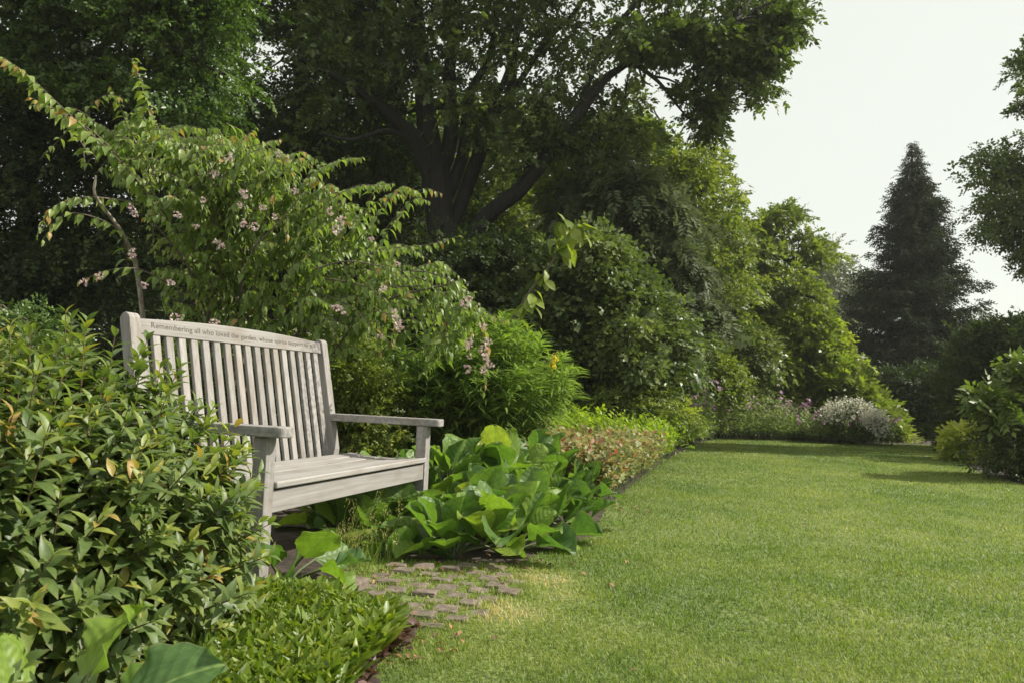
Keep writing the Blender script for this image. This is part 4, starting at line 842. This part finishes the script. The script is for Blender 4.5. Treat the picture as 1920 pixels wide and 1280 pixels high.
# ---------------------------------------------------------------- small leaved shrub behind the bench end, willow leaved perennials
tree('small_leaved_shrub', 'small leaved glossy shrub just behind the right end of the bench back', 'shrub', gpos(680, 5.9),
     [dict(poly=[(560, 640), (620, 620), (700, 650), (740, 700), (740, 850), (600, 860), (540, 760)], d0=5.5, d1=6.3, ncl=170, per=22, R=.13, size=.1, sprays=SPR_SMALL, fill=.2, vshift=.1),
      dict(poly=[(300, 640), (560, 640), (560, 860), (300, 860)], d0=5.8, d1=6.6, ncl=150, per=22, R=.15, size=.11, sprays=SPR_SMALL, fill=.2, vshift=-.1)],
     [[stem_from_ground(660, 0, 5.9, 6), (660, 780, 5.9, 5), (665, 680, 5.9, 2)]], M_MID, M_TWIG, 40, .012, crown_name='foliage', stem_name='stems', kd=1.0)
def willow(name, label, x, d, rad, hgt, n, size, vsh, flower=None, spread=.55):
    bx, by, _ = gpos(x, d); root = thing(name, label, 'perennial', (bx, by, 0)); g = Geo(); b = Geo()
    tm = gridleaf([.015, .055, .068, .048, .01], .45, .1, 0, 1, 2)
    for i in range(n):
        a = rng.uniform(0, 6.283); r = math.sqrt(rng.random()); s = np.array([bx, by, 0]) + np.array([math.cos(a), math.sin(a), 0]) * r * rad * .5
        h = hgt * (1 - .32 * r * r) * rng.uniform(.75, 1.05); e = s + np.array([math.cos(a) * r * rad * spread, math.sin(a) * r * rad * spread, h]); m = (s + e) / 2 - np.array([math.cos(a), math.sin(a), 0]) * r * rad * .1
        P = smooth_path(np.array([s, m, e]), 10); tube(b, P, np.linspace(.004, .0015, len(P)), 5, cap=False)
        k = int(h * 46); t = rng.uniform(.22, 1, k) ** .75; t[:9] = np.linspace(.93, 1, 9); ii = t * (len(P) - 1); lo = np.clip(ii.astype(int), 0, len(P) - 2); fr = (ii - lo)[:, None]
        Q = P[lo] * (1 - fr) + P[lo + 1] * fr; D = norm(P[lo + 1] - P[lo]); az = np.arange(k) * 2.4 + rng.normal(0, .3, k)
        O = np.column_stack([np.cos(az), np.sin(az), np.zeros(k)]); A = norm(O + D * (.35 + .8 * (t > .92))[:, None] - UPV * .15 + rng.normal(0, .12, (k, 3)))
        leaves(g, tm, Q, A, UPV + rng.normal(0, .2, (k, 3)), size * rng.uniform(.75, 1.15, k) * (1 - .35 * (t > .95)), np.clip(rng.normal(.5, .18, k) + vsh + .15 * (t - .6), 0, 1))
    part(g, 'foliage', M_WIL, root, True); part(b, 'stems', M_STEM, root, True)
    if flower:
        f = Geo()
        for (px, py, dd) in flower:
            c = at1(px, py, dd); m = 70; P = c + unit_rand(m) * rng.uniform(0, 1, (m, 1)) * np.array([.035, .035, .05]); leaves(f, LB, P, unit_rand(m) + UPV * .6, unit_rand(m), .018 * rng.uniform(.7, 1.3, m))
        part(f, 'flower_head', M_YFL, root)
willow('willow_leaved_perennial', 'bright green clump of narrow willow like leaves with one yellow flower head', 922, 6.3, .64, 1.40, 200, .15, .1, [(1040, 672, 5.85), (1036, 684, 5.85)], .6)
willow('willow_leaved_perennial', 'darker narrow leaved clump directly behind the bench armrest', 775, 6.3, .62, 1.2, 130, .125, -.1)

# ---------------------------------------------------------------- front shrub
def front_shrub():
    cx, cy = -1.52, 2.12; root = thing('leafy_shrub', 'dense shrub of pointed paired leaves in the left foreground hiding the bench end', 'shrub', (cx, cy, 0))
    g = Geo(); b = Geo(); bud = Geo()
    tm = gridleaf([.015, .13, .18, .17, .105, .01], .32, .35, 0, 1, 5)
    n = 1400; u = rng.uniform(-.25, 1, n); az = rng.uniform(0, 6.283, n); rr = np.sqrt(1 - np.clip(u, 0, 1) ** 2)
    bump = 1 + .14 * (vnoise(az * .9, u, .45, 9) - .5) + rng.normal(0, .085, n)
    E = np.column_stack([cx + np.cos(az) * rr * .80 * bump, cy + np.sin(az) * rr * .66 * bump, .19 + u * .675 * bump])
    E = E[E[:, 2] > .04]
    extra = at([135, 160, 262, 275, 330, 365, 395, 455, 465, 485, 20, 60, 215, 300, 372, 440], [600, 618, 665, 640, 715, 752, 795, 835, 850, 885, 610, 625, 632, 690, 770, 800], [2.2, 2.1, 2.3, 2.35, 2.3, 2.3, 2.3, 2.25, 2.3, 2.3, 2.1, 2.15, 2.2, 2.3, 2.3, 2.3])
    E = np.concatenate([E, extra])
    for e in E:
        s = np.array([cx, cy, .0]) + (e - np.array([cx, cy, 0])) * np.array([.35, .35, .1]) + np.append(rng.normal(0, .05, 2), 0)
        dv = e - np.array([cx, cy, .1]); m = s * .4 + e * .6 + norm(dv * np.array([1, 1, 0])) * .05 + np.array([0, 0, .02])
        P = smooth_path(np.array([s, m, e]), 14); 
        ln = np.linalg.norm(np.diff(P, axis=0), axis=1).sum(); tube(b, P[4:], np.linspace(.0032, .0012, len(P) - 4), 5, cap=False)
        k = int(rng.integers(7, 10)); t = 1 - np.linspace(0, min(.75, .30 / max(ln, .1)), k); ii = t * (len(P) - 1); lo = np.clip(ii.astype(int), 0, len(P) - 2); fr = (ii - lo)[:, None]
        Q = P[lo] * (1 - fr) + P[lo + 1] * fr; D = norm(P[lo + 1] - P[lo] + UPV * .02 * 0); ph = rng.uniform(0, 3.14)
        X = norm(np.cross(D, np.array([.21, .4, .9]))); Y = np.cross(D, X); a = ph + np.arange(k) * 1.571 + rng.normal(0, .2, k); O = X * np.cos(a)[:, None] + Y * np.sin(a)[:, None]
        age = np.arange(k) / k; vv = rng.normal(.42, .12)
        for sgn in (-1, 1):
            A = norm(O * sgn + D * (1.0 - .75 * age + .8 * (age < .12))[:, None] + UPV * .12 + rng.normal(0, .13, (k, 3)))
            N = norm(D + UPV * .8 + rng.normal(0, .15, (k, 3)))
            v = np.clip(vv + rng.normal(0, .14, k) + .22 * (age < .25), 0, 1); v = np.where(rng.random(k) < .01, .95, v)
            leaves(g, tm, Q, A, N, (.043 + .034 * np.minimum(1, age * 1.8)) * rng.uniform(.8, 1.2, k), v)
    # darker leaves deeper inside
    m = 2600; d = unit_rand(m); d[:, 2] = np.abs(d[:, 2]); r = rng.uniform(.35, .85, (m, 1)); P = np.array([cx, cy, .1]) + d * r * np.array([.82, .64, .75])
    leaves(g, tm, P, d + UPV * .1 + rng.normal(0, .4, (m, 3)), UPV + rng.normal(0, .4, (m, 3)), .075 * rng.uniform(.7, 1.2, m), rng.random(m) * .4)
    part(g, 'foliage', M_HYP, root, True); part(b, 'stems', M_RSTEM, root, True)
front_shrub()

# ---------------------------------------------------------------- bergenia
def berg_leaf(r, L_, seed):
    """big round leaf: returns V, Q, uv (x, y, edge distance)"""
    m, nw = 15, 6; V = []; UV = []; ph = r.uniform(0, 6.28, 6)
    cup = r.uniform(-.3, .9); curl = r.uniform(.1, .85); amp = r.uniform(.02, .055) * seed; tw = r.normal(0, .25)
    wmax = r.uniform(.40, .50)
    for i in range(m):
        y = 1 - (1 - i / (m - 1)) ** 1.45
        w = wmax * (math.sin(math.pi * min(1, y * .95 + .05) ** 1.28) ** .55) if y < .999 else .03
        if i == 0: w = .06
        for j in range(-nw, nw + 1):
            s = j / nw; edge = max(abs(s), (y - .85) / .15 if y > .85 else 0)
            rim = abs(s) ** 3 * (.6 + .4 * y) + max(0, (y - .75) * 4) ** 2 * .6
            z = cup * (s * w) ** 2 * 2.2 - curl * y * y * .5 + amp * rim * (math.sin(y * 13 + ph[0] * (1 if s > 0 else 2)) + .7 * math.sin(y * 24 + ph[1] + s * 4)) - .03 * math.exp(-(s * 5) ** 2)
            z += tw * s * w * y
            notch = 1 + .035 * math.sin(y * 31 + ph[2] + (3 if s > 0 else 0)) * abs(s)
            yy = y - .10 * y * y * curl - .06 * s * s * (y > .5) * 0
            V.append([s * w * notch, yy + (-.07 * abs(s) if i == 0 else 0), z]); UV.append([s * w, y, edge])
    k = 2 * nw + 1; Q = [[i * k + j, i * k + j + 1, (i + 1) * k + j + 1, (i + 1) * k + j] for i in range(m - 1) for j in range(k - 1)]
    return np.array(V) * L_, np.array(Q), np.array(UV)
def bergenia(base, n, L_, label, hgt=.2, specs=None, wavy=1.0, lean=(0, 0), group='broad leaved plants in the border', vshift=0):
    root = thing('bergenia_plant', label, 'plant', (base[0], base[1], 0), group); g = Geo(); uvs = []; b = Geo()
    r = np.random.default_rng(int(abs(base[0] * 1000) + base[1] * 777)); a0 = r.uniform(0, 6.283)
    if specs is None:
        specs = []
        for i in range(n):
            ring = i / n; az = a0 + i * 2.4 + r.normal(0, .2); tilt = .1 + 1.2 * (1 - ring) ** 1.4 + r.normal(0, .2)
            specs.append((az, tilt, .4 + .85 * ring, r.uniform(.8, 1.15)))
    for az, tilt, ph_, sz in specs:
        out = np.array([math.cos(az), math.sin(az), 0]); s = np.array([base[0], base[1], .01]) + out * .03
        e = s + out * (.05 + .13 * min(tilt, 1.2)) * L_ / .22 + UPV * hgt * ph_ * r.uniform(.8, 1.2) + np.array([lean[0], lean[1], 0]) * .1
        P = smooth_path(np.array([s, (s + e) / 2 - out * .02, e]), 8); tube(b, P, np.linspace(.006, .0045, len(P)), 6, cap=False)
        A = norm(out * math.sin(tilt) + UPV * math.cos(tilt) + r.normal(0, .12, 3)); N = norm(-out * math.cos(tilt) + UPV * math.sin(tilt) + r.normal(0, .33, 3))
        V, Q, U = berg_leaf(r, L_ * sz, wavy); X = norm(np.cross(A, N)); Z = np.cross(X, A)
        g.add(V[:, 0:1] * X + V[:, 1:2] * A + V[:, 2:3] * Z + e, None, Q, np.clip(r.normal(.42, .28) + vshift, 0, 1), U[:, 1]); uvs.append(U)
    o = part(g, 'leaves', M_BERG, root, True); a = o.data.attributes.new('leafuv', 'FLOAT_VECTOR', 'POINT'); a.data.foreach_set('vector', np.concatenate(uvs).astype(np.float32).ravel())
    part(b, 'stalks', M_STEM, root, True); return root
BG = [((650, 985), 8, .24, .12, 'shaded broad leaved plant at the back under the middle of the bench seat'),
      ((705, 1000), 8, .24, .12, 'broad leaved plant low under the right half of the bench seat'),
      ((668, 1010), 7, .2, .16, 'broad leaved plant in shade under the bench seat'),
      ((752, 1040), 5, .15, .05, 'broad leaved plant wrapped around the foot of the right front bench leg'),
      ((850, 1040), 8, .22, .17, 'broad leaved plant at the back edge of the stone setts'),
      ((945, 1040), 9, .23, .2, 'broad leaved plant at the corner where setts and lawn meet'),
      ((1010, 1008), 8, .22, .2, 'broad leaved plant spilling onto the lawn edge right of the setts corner'),
      ((1062, 990), 7, .2, .14, 'lowest broad leaved plant with a leaf lying flat on the lawn'),
      ((868, 1006), 7, .21, .2, 'broad leaved plant between the right front bench leg and the setts'),
      ((905, 1008), 9, .24, .24, 'broad leaved plant just behind the middle of the back edge of the setts'),
      ((990, 985), 9, .24, .25, 'broad leaved plant with puckered leaves behind the lawn corner'),
      ((1088, 946), 7, .2, .2, 'rightmost of the big broad leaved plants, next to the red leaved groundcover'),
      ((720, 968), 9, .24, .27, 'broad leaved plant beneath the bench behind its right front leg'),
      ((850, 965), 10, .26, .3, 'tall broad leaved plant just right of the bench arm post'),
      ((950, 962), 10, .26, .32, 'tall broad leaved plant in the middle of the clump'),
      ((1020, 942), 9, .25, .3, 'upright broad leaved plant behind the lawn edge leaves'),
      ((700, 915), 9, .25, .36, 'broad leaved plant seen between bench seat and armrest'),
      ((780, 908), 9, .26, .36, 'broad leaved plant behind the top of the right front bench leg'),
      ((880, 905), 10, .27, .38, 'broad leaved plant at the back of the clump below the willow leaves'),
      ((940, 893), 9, .26, .34, 'broad leaved plant in the back row nearest the red leaved groundcover')]
for (px, py), n, l_, h_, lab in BG: bergenia(ground(px, py), int(n * 2.7), l_ * .80, lab, h_ * (.6 if h_ < .28 else .8))
bergenia(ground(528, 1100), 6, .155, 'single broad leaved plant at the foot of the left front bench leg', .075,
         [(-1.3, 1.35, 1.1, 1.15), (-.4, 1.6, 1.0, 1.1), (-2.0, 1.6, .9, 1.0), (.9, 1.0, 1.1, 1.0), (-.9, 1.8, .6, 1.05), (-.8, .9, 1.5, 1.2), (.2, 1.3, .8, 1.0), (-1.6, .8, 1.3, 1.05)], wavy=1.8, vshift=.15)
fb = at1(140, 1330, 1.42)
bergenia((fb[0] - .05, fb[1] + .0), 7, .155, 'broad wavy edged leaves in the bottom left corner of the picture', .14,
         [(1.2, .25, 1.15, 1.05), (-.2, .9, .95, 1.2), (2.6, .3, .95, .9), (-1.4, 1.0, .75, 1.1), (3.4, .9, .8, 1.1), (.5, .5, .9, 1.0), (-2.2, 1.1, .7, 1.1)], wavy=2.2, vshift=.05)
bergenia(ground(1262, 846), 6, .17, 'small round leaved plant at the far end of the lime green patch', .14, vshift=.1)
bergenia(ground(1170, 862), 7, .17, 'round dark leaves poking out between lime green patch and rusty red groundcover', .2, vshift=-.1)

# ---------------------------------------------------------------- border patches
def patch_plant(name, label, cat, poly, d0f, hgt, n, size, mat, leaf, vfun=None, spread=.7, kind=None, stems=True, flowers=None):
    """carpet of upright leafy shoots rooted inside a ground outline given in photo px"""
    gp = np.array([ground(*p) for p in poly]); c = gp.mean(0); q = sample_poly(gp, n)
    if kind: q = q + rng.normal(0, .03, q.shape)
    g = Geo(); b = Geo()
    h = hgt * rng.uniform(.7, 1.15, n) * (.75 + .5 * vnoise(q[:, 0], q[:, 1], .4, 3)); k = 8
    lean = rng.normal(0, .22, (n, 2))
    for j in range(k):
        t = .3 + .7 * (j + rng.random(n)) / k; P = np.column_stack([q + lean * (h * t)[:, None], h * t]); az = rng.uniform(0, 6.283, n)
        A = np.column_stack([np.cos(az), np.sin(az), rng.normal(.25, .35, n) + (1 - spread) * 1.5]); N = norm(UPV + rng.normal(0, .35, (n, 3)))
        v = np.clip(rng.normal(.45, .2, n) + .25 * (t - .6), 0, 1) if vfun is None else vfun(P, t)
        leaves(g, leaf, P, A, N, size * rng.uniform(.7, 1.25, n), v)
    if kind == 'stuff':
        o = g.build(name, mat); o['kind'] = 'stuff'; return o
    root = thing(name, label, cat, (c[0], c[1], 0)); part(g, 'foliage', mat, root)
    if stems:
        for i in rng.permutation(n)[:min(n, 500)]: tube(b, np.array([[q[i, 0], q[i, 1], 0], [q[i, 0] + lean[i, 0] * h[i], q[i, 1] + lean[i, 1] * h[i], h[i]]]), np.array([.0025, .0012]), 4, cap=False)
        part(b, 'stems', M_STEM, root)
    if flowers:
        m_, fm, fs, nm = flowers; i = rng.permutation(n)[:m_]; P = np.column_stack([q[i] + lean[i] * h[i][:, None], h[i] * rng.uniform(1.0, 1.18, len(i))])
        ms = []
        for _ in range(4):
            f = Geo(); leaves(f, LB, rng.normal(0, fs * .22, (6, 3)), unit_rand(6) + UPV * .3, unit_rand(6), fs * rng.uniform(.7, 1.3, 6)); o_ = f.build(nm, fm); ms.append(o_.data); bpy.data.objects.remove(o_)
        for k_, pp in enumerate(P):
            o = bpy.data.objects.new(nm, ms[k_ % 4]); COL.objects.link(o); o.parent = root; o.location = pp - np.array([c[0], c[1], 0]); o.rotation_euler = tuple(rng.uniform(0, 6.28, 3))
    return root
patch_plant('lime_perennial', 'bright lime green leafy patch between the willow leaves and the lawn', 'perennial', [(990, 868), (1040, 850), (1200, 846), (1262, 850), (1258, 862), (1232, 884), (1200, 872), (1090, 880)], 0, .5, 2600, .07, M_LIME, diamond(.2, .05, .12), spread=.6)
patch_plant('cranesbill', 'low groundcover of pale green and rusty red leaves along the lawn edge', 'groundcover', [(960, 925), (1000, 882), (1110, 874), (1200, 872), (1236, 884), (1210, 897), (1165, 935), (1145, 950), (1080, 940)], 0, .36, 2800, .055, M_GER, LB,
            lambda P, t: np.clip(rng.normal(.42, .2, len(P)) + .5 * (vnoise(P[:, 0], P[:, 1], .3, 12) - .5) + .3 * (t - .6), 0, 1), flowers=(10, M_RED, .028, 'flower'))
tree('mound_shrub', 'low dark green mounded shrub behind the lime green patch', 'shrub', gpos(1190, 8.4),
     [dict(poly=[(1080, 770), (1110, 735), (1170, 720), (1240, 735), (1290, 765), (1310, 800), (1240, 815), (1100, 800)], d0=7.9, d1=9.0, ncl=150, per=24, R=.16, size=.12, sprays=SPR_SMALL, fill=.25, vshift=.05)],
     [[stem_from_ground(1190, 0, 8.4, 4), (1190, 790, 8.4, 3), (1190, 750, 8.4, 2)]], M_MID, M_TWIG, 15, .01, crown_name='foliage', stem_name='stems')
M_FLOW = leaf_mat('border_leaf', [(0, (.13, .18, .065)), (.6, (.22, .29, .1)), (1, (.32, .37, .15))], .5, .4)
def drift(label, poly, hgt, n, fl, mat=None, fmat=None, size=.075, name='flower_drift', fs=.075):
    return patch_plant(name, label, 'flowers', poly, 0, hgt, n, size, mat or M_MID, diamond(.22, .05, .15), flowers=(fl, fmat or M_MAUVE, fs, 'flower'))
drift('drift of mauve flowers on grey green stems left end, beside the mounded shrub', [(1262, 838), (1300, 815), (1380, 806), (1400, 818), (1345, 825), (1310, 833)], .85, 1300, 98, M_FLOW)
drift('drift of mauve pink flowers along the middle of the far lawn edge', [(1345, 825), (1400, 808), (1500, 810), (1520, 828), (1440, 827)], .68, 1400, 98, M_FLOW)
drift('leafy drift with sparse mauve flowers in front of the white flowering shrub', [(1500, 830), (1530, 814), (1660, 822), (1672, 836), (1600, 834)], .5, 1200, 80, M_FLOW)
patch_plant('edging_plant', 'pale green low edging plants along the far end of the border', 'edging plant', [(1285, 843), (1310, 829), (1345, 821), (1500, 826), (1600, 833), (1600, 829), (1480, 820), (1340, 815), (1290, 832)], 0, .24, 1400, .07, M_FLOW, LB, stems=False)
tree('white_flowering_shrub', 'low rounded shrub covered in creamy white blossom at the end of the lawn', 'shrub', gpos(1605, 13.3),
     [dict(poly=[(1540, 780), (1560, 755), (1610, 752), (1650, 775), (1668, 815), (1580, 822), (1540, 815)], d0=12.9, d1=13.8, ncl=70, per=22, R=.17, size=.14, sprays=SPR_SMALL, fill=.2)],
     [[stem_from_ground(1600, 0, 13.4, 4), (1600, 800, 13.4, 3), (1600, 770, 13.4, 2)]], M_OAK, M_TWIG, 15, .01, crown_name='foliage', stem_name='stems', kd=1.22)
root = [o for o in COL.objects if o.name.startswith('white_flowering_shrub')][0]
f = Geo(); q = sample_poly([(1535, 780), (1555, 752), (1610, 748), (1655, 770), (1672, 815), (1640, 815), (1600, 790), (1545, 790)], 420)
P = at(q[:, 0], q[:, 1], rng.uniform(15.5, 16.0, 420)); P = np.repeat(P, 5, 0) + rng.normal(0, .035, (2100, 3))
leaves(f, LB, P, unit_rand(2100) + UPV * .4, unit_rand(2100), .05 * rng.uniform(.7, 1.3, 2100)); part(f, 'blossom', M_WHITE, root)

# ---------------------------------------------------------------- foreground groundcover and odds and ends
patch_plant('groundcover', '', '', [(300, 1400), (330, 1250), (430, 1185), (500, 1152), (600, 1158), (662, 1186), (722, 1208), (690, 1232), (640, 1275), (560, 1390)], 0, .055, 3200, .085, M_STRAP, gridleaf([.04, .07, .105, .125, .09, .015], .3, .2, 0, 1, 7), spread=.0, kind='stuff')
patch_plant('bronze_groundcover', '', '', [(560, 1290), (640, 1230), (705, 1185), (742, 1190), (715, 1222), (660, 1276), (600, 1340)], 0, .035, 420, .035, M_PURP, gridleaf([.05, .2, .3, .3, .2, .03], .25, .2, 0, 1, 8), spread=.7, kind='stuff')
patch_plant('bronze_groundcover', '', '', [(330, 1330), (480, 1180), (640, 1180), (640, 1270), (520, 1380)], 0, .03, 500, .035, M_PURP, gridleaf([.05, .2, .3, .3, .2, .03], .25, .2, 0, 1, 8), spread=.7, kind='stuff')
def tall_grass():
    P0 = np.array([ground(*p) for p in [(610, 1060), (640, 1020), (720, 1015), (770, 1040), (740, 1058), (650, 1075)]]); n = 420; q = sample_poly(P0, n); c = P0.mean(0)
    root = thing('wild_grass', 'wispy uncut grass going to seed under the front of the bench', 'grass tuft', (c[0], c[1], 0)); g = Geo()
    az = rng.uniform(0, 6.283, n); le = np.abs(rng.normal(.2, .2, n)); A = np.column_stack([np.cos(az) * le, np.sin(az) * le, np.ones(n)]); h = rng.uniform(.05, .15, n) * np.where(rng.random(n) < .1, 1.9, 1)
    tm = (np.array([[-.5, 0, 0], [.5, 0, 0], [-.4, .5, -.04], [.4, .5, -.04], [0, 1, -.25]]), np.array([[2, 3, 4]]), np.array([[0, 1, 3, 2]]))
    leaves(g, tm, np.column_stack([q, np.zeros(n)]), A, unit_rand(n), h, np.clip(rng.normal(.42, .2, n), 0, 1), wid=.0035 / h); part(g, 'blades', M_GRASS, root)
    s = Geo(); i = np.where(h > .14)[0]
    for k in i[:60]:
        top = np.append(q[k], 0) + norm(A[k]) * h[k]; m = 16; leaves(s, flat(.2, .1), top + np.column_stack([rng.normal(0, .008, m), rng.normal(0, .008, m), -rng.random(m) * .06]), unit_rand(m) * .5 + UPV, unit_rand(m), .009, rng.uniform(.75, 1, m))
    part(s, 'seed_heads', M_GRASS, root)
tall_grass()
tree('low_shrub', 'small glossy shrub catching the sun just above the front shrub at the left edge', 'shrub', gpos(50, 6.0),
     [dict(poly=[(-160, 575), (60, 568), (130, 590), (170, 700), (150, 890), (-160, 890)], d0=5.8, d1=6.9, ncl=170, per=22, R=.13, size=.11, sprays=SPR_SMALL, fill=.2, vshift=.1)],
     [[stem_from_ground(50, 0, 6.2, 4), (50, 680, 6.2, 3), (50, 600, 6.2, 2)]], M_LEFT, M_TWIG, 15, .01, crown_name='foliage', stem_name='stems', kd=1.0)

nf = 16000; FX = rng.uniform(-11, -1.2, nf); FY = rng.uniform(4.2, 16, nf); kf = ~inpoly(FX, FY, LAWN) & (vnoise(FX, FY, .7, 21) > .38); FX, FY = FX[kf], FY[kf]; nf = len(FX)
g = Geo(); leaves(g, SPR_BROAD[1], np.column_stack([FX, FY, rng.uniform(.02, .13, nf)]), unit_rand(nf) * np.array([1, 1, .3]), UPV + rng.normal(0, .35, (nf, 3)), rng.uniform(.1, .2, nf))
o = g.build('ivy_groundcover', M_DARK); o['kind'] = 'stuff'
g = Geo(); LP = []
for (x, y, r_, n_) in [(1215, 916, .08, 3), (700, 1215, .2, 40), (735, 1195, .12, 25), (640, 1090, .2, 40), (1150, 955, .2, 30), (1000, 1062, .15, 25), (850, 1060, .2, 40), (1240, 880, .3, 50), (1400, 1050, 1.2, 10), (1600, 950, 2, 10)]:
    c = ground(x, y); LP.append(c + rng.normal(0, r_, (n_, 2)))
LP = np.concatenate(LP); n_ = len(LP); az = rng.uniform(0, 6.283, n_)
leaves(g, gridleaf([.03, .2, .28, .2, .02], .3, .5), np.column_stack([LP, rng.uniform(.012, .022, n_)]), np.column_stack([np.cos(az), np.sin(az), rng.normal(.1, .2, n_)]), UPV + rng.normal(0, .3, (n_, 3)), rng.uniform(.015, .035, n_))
o = g.build('leaf_litter', leaf_mat('dry_leaf', [(0, (.12, .07, .035)), (.6, (.24, .15, .07)), (1, (.38, .2, .1))], .7, .2)); o['kind'] = 'stuff'

# HAZE  thin air volume added to lift the dark tones
def haze():
    bm = bmesh.new(); bmesh.ops.create_cube(bm, size=1)
    for v in bm.verts: v.co = Vector((v.co.x * 620, v.co.y * 620, (v.co.z + .5) * 16 - 1))
    me = bpy.data.meshes.new('haze'); bm.to_mesh(me); bm.free()
    m = bpy.data.materials.new('haze'); m.use_nodes = True; n = m.node_tree.nodes; l = m.node_tree.links
    n.remove(n['Principled BSDF']); v = n.new('ShaderNodeVolumePrincipled'); v.inputs['Color'].default_value = (.95, .97, .93, 1)
    v.inputs['Density'].default_value = HAZE; v.inputs['Anisotropy'].default_value = .3
    l.new(v.outputs[0], n['Material Output'].inputs['Volume']); me.materials.append(m)
    o = bpy.data.objects.new('haze', me); COL.objects.link(o); o['kind'] = 'stuff'
HAZE = .00095
haze()
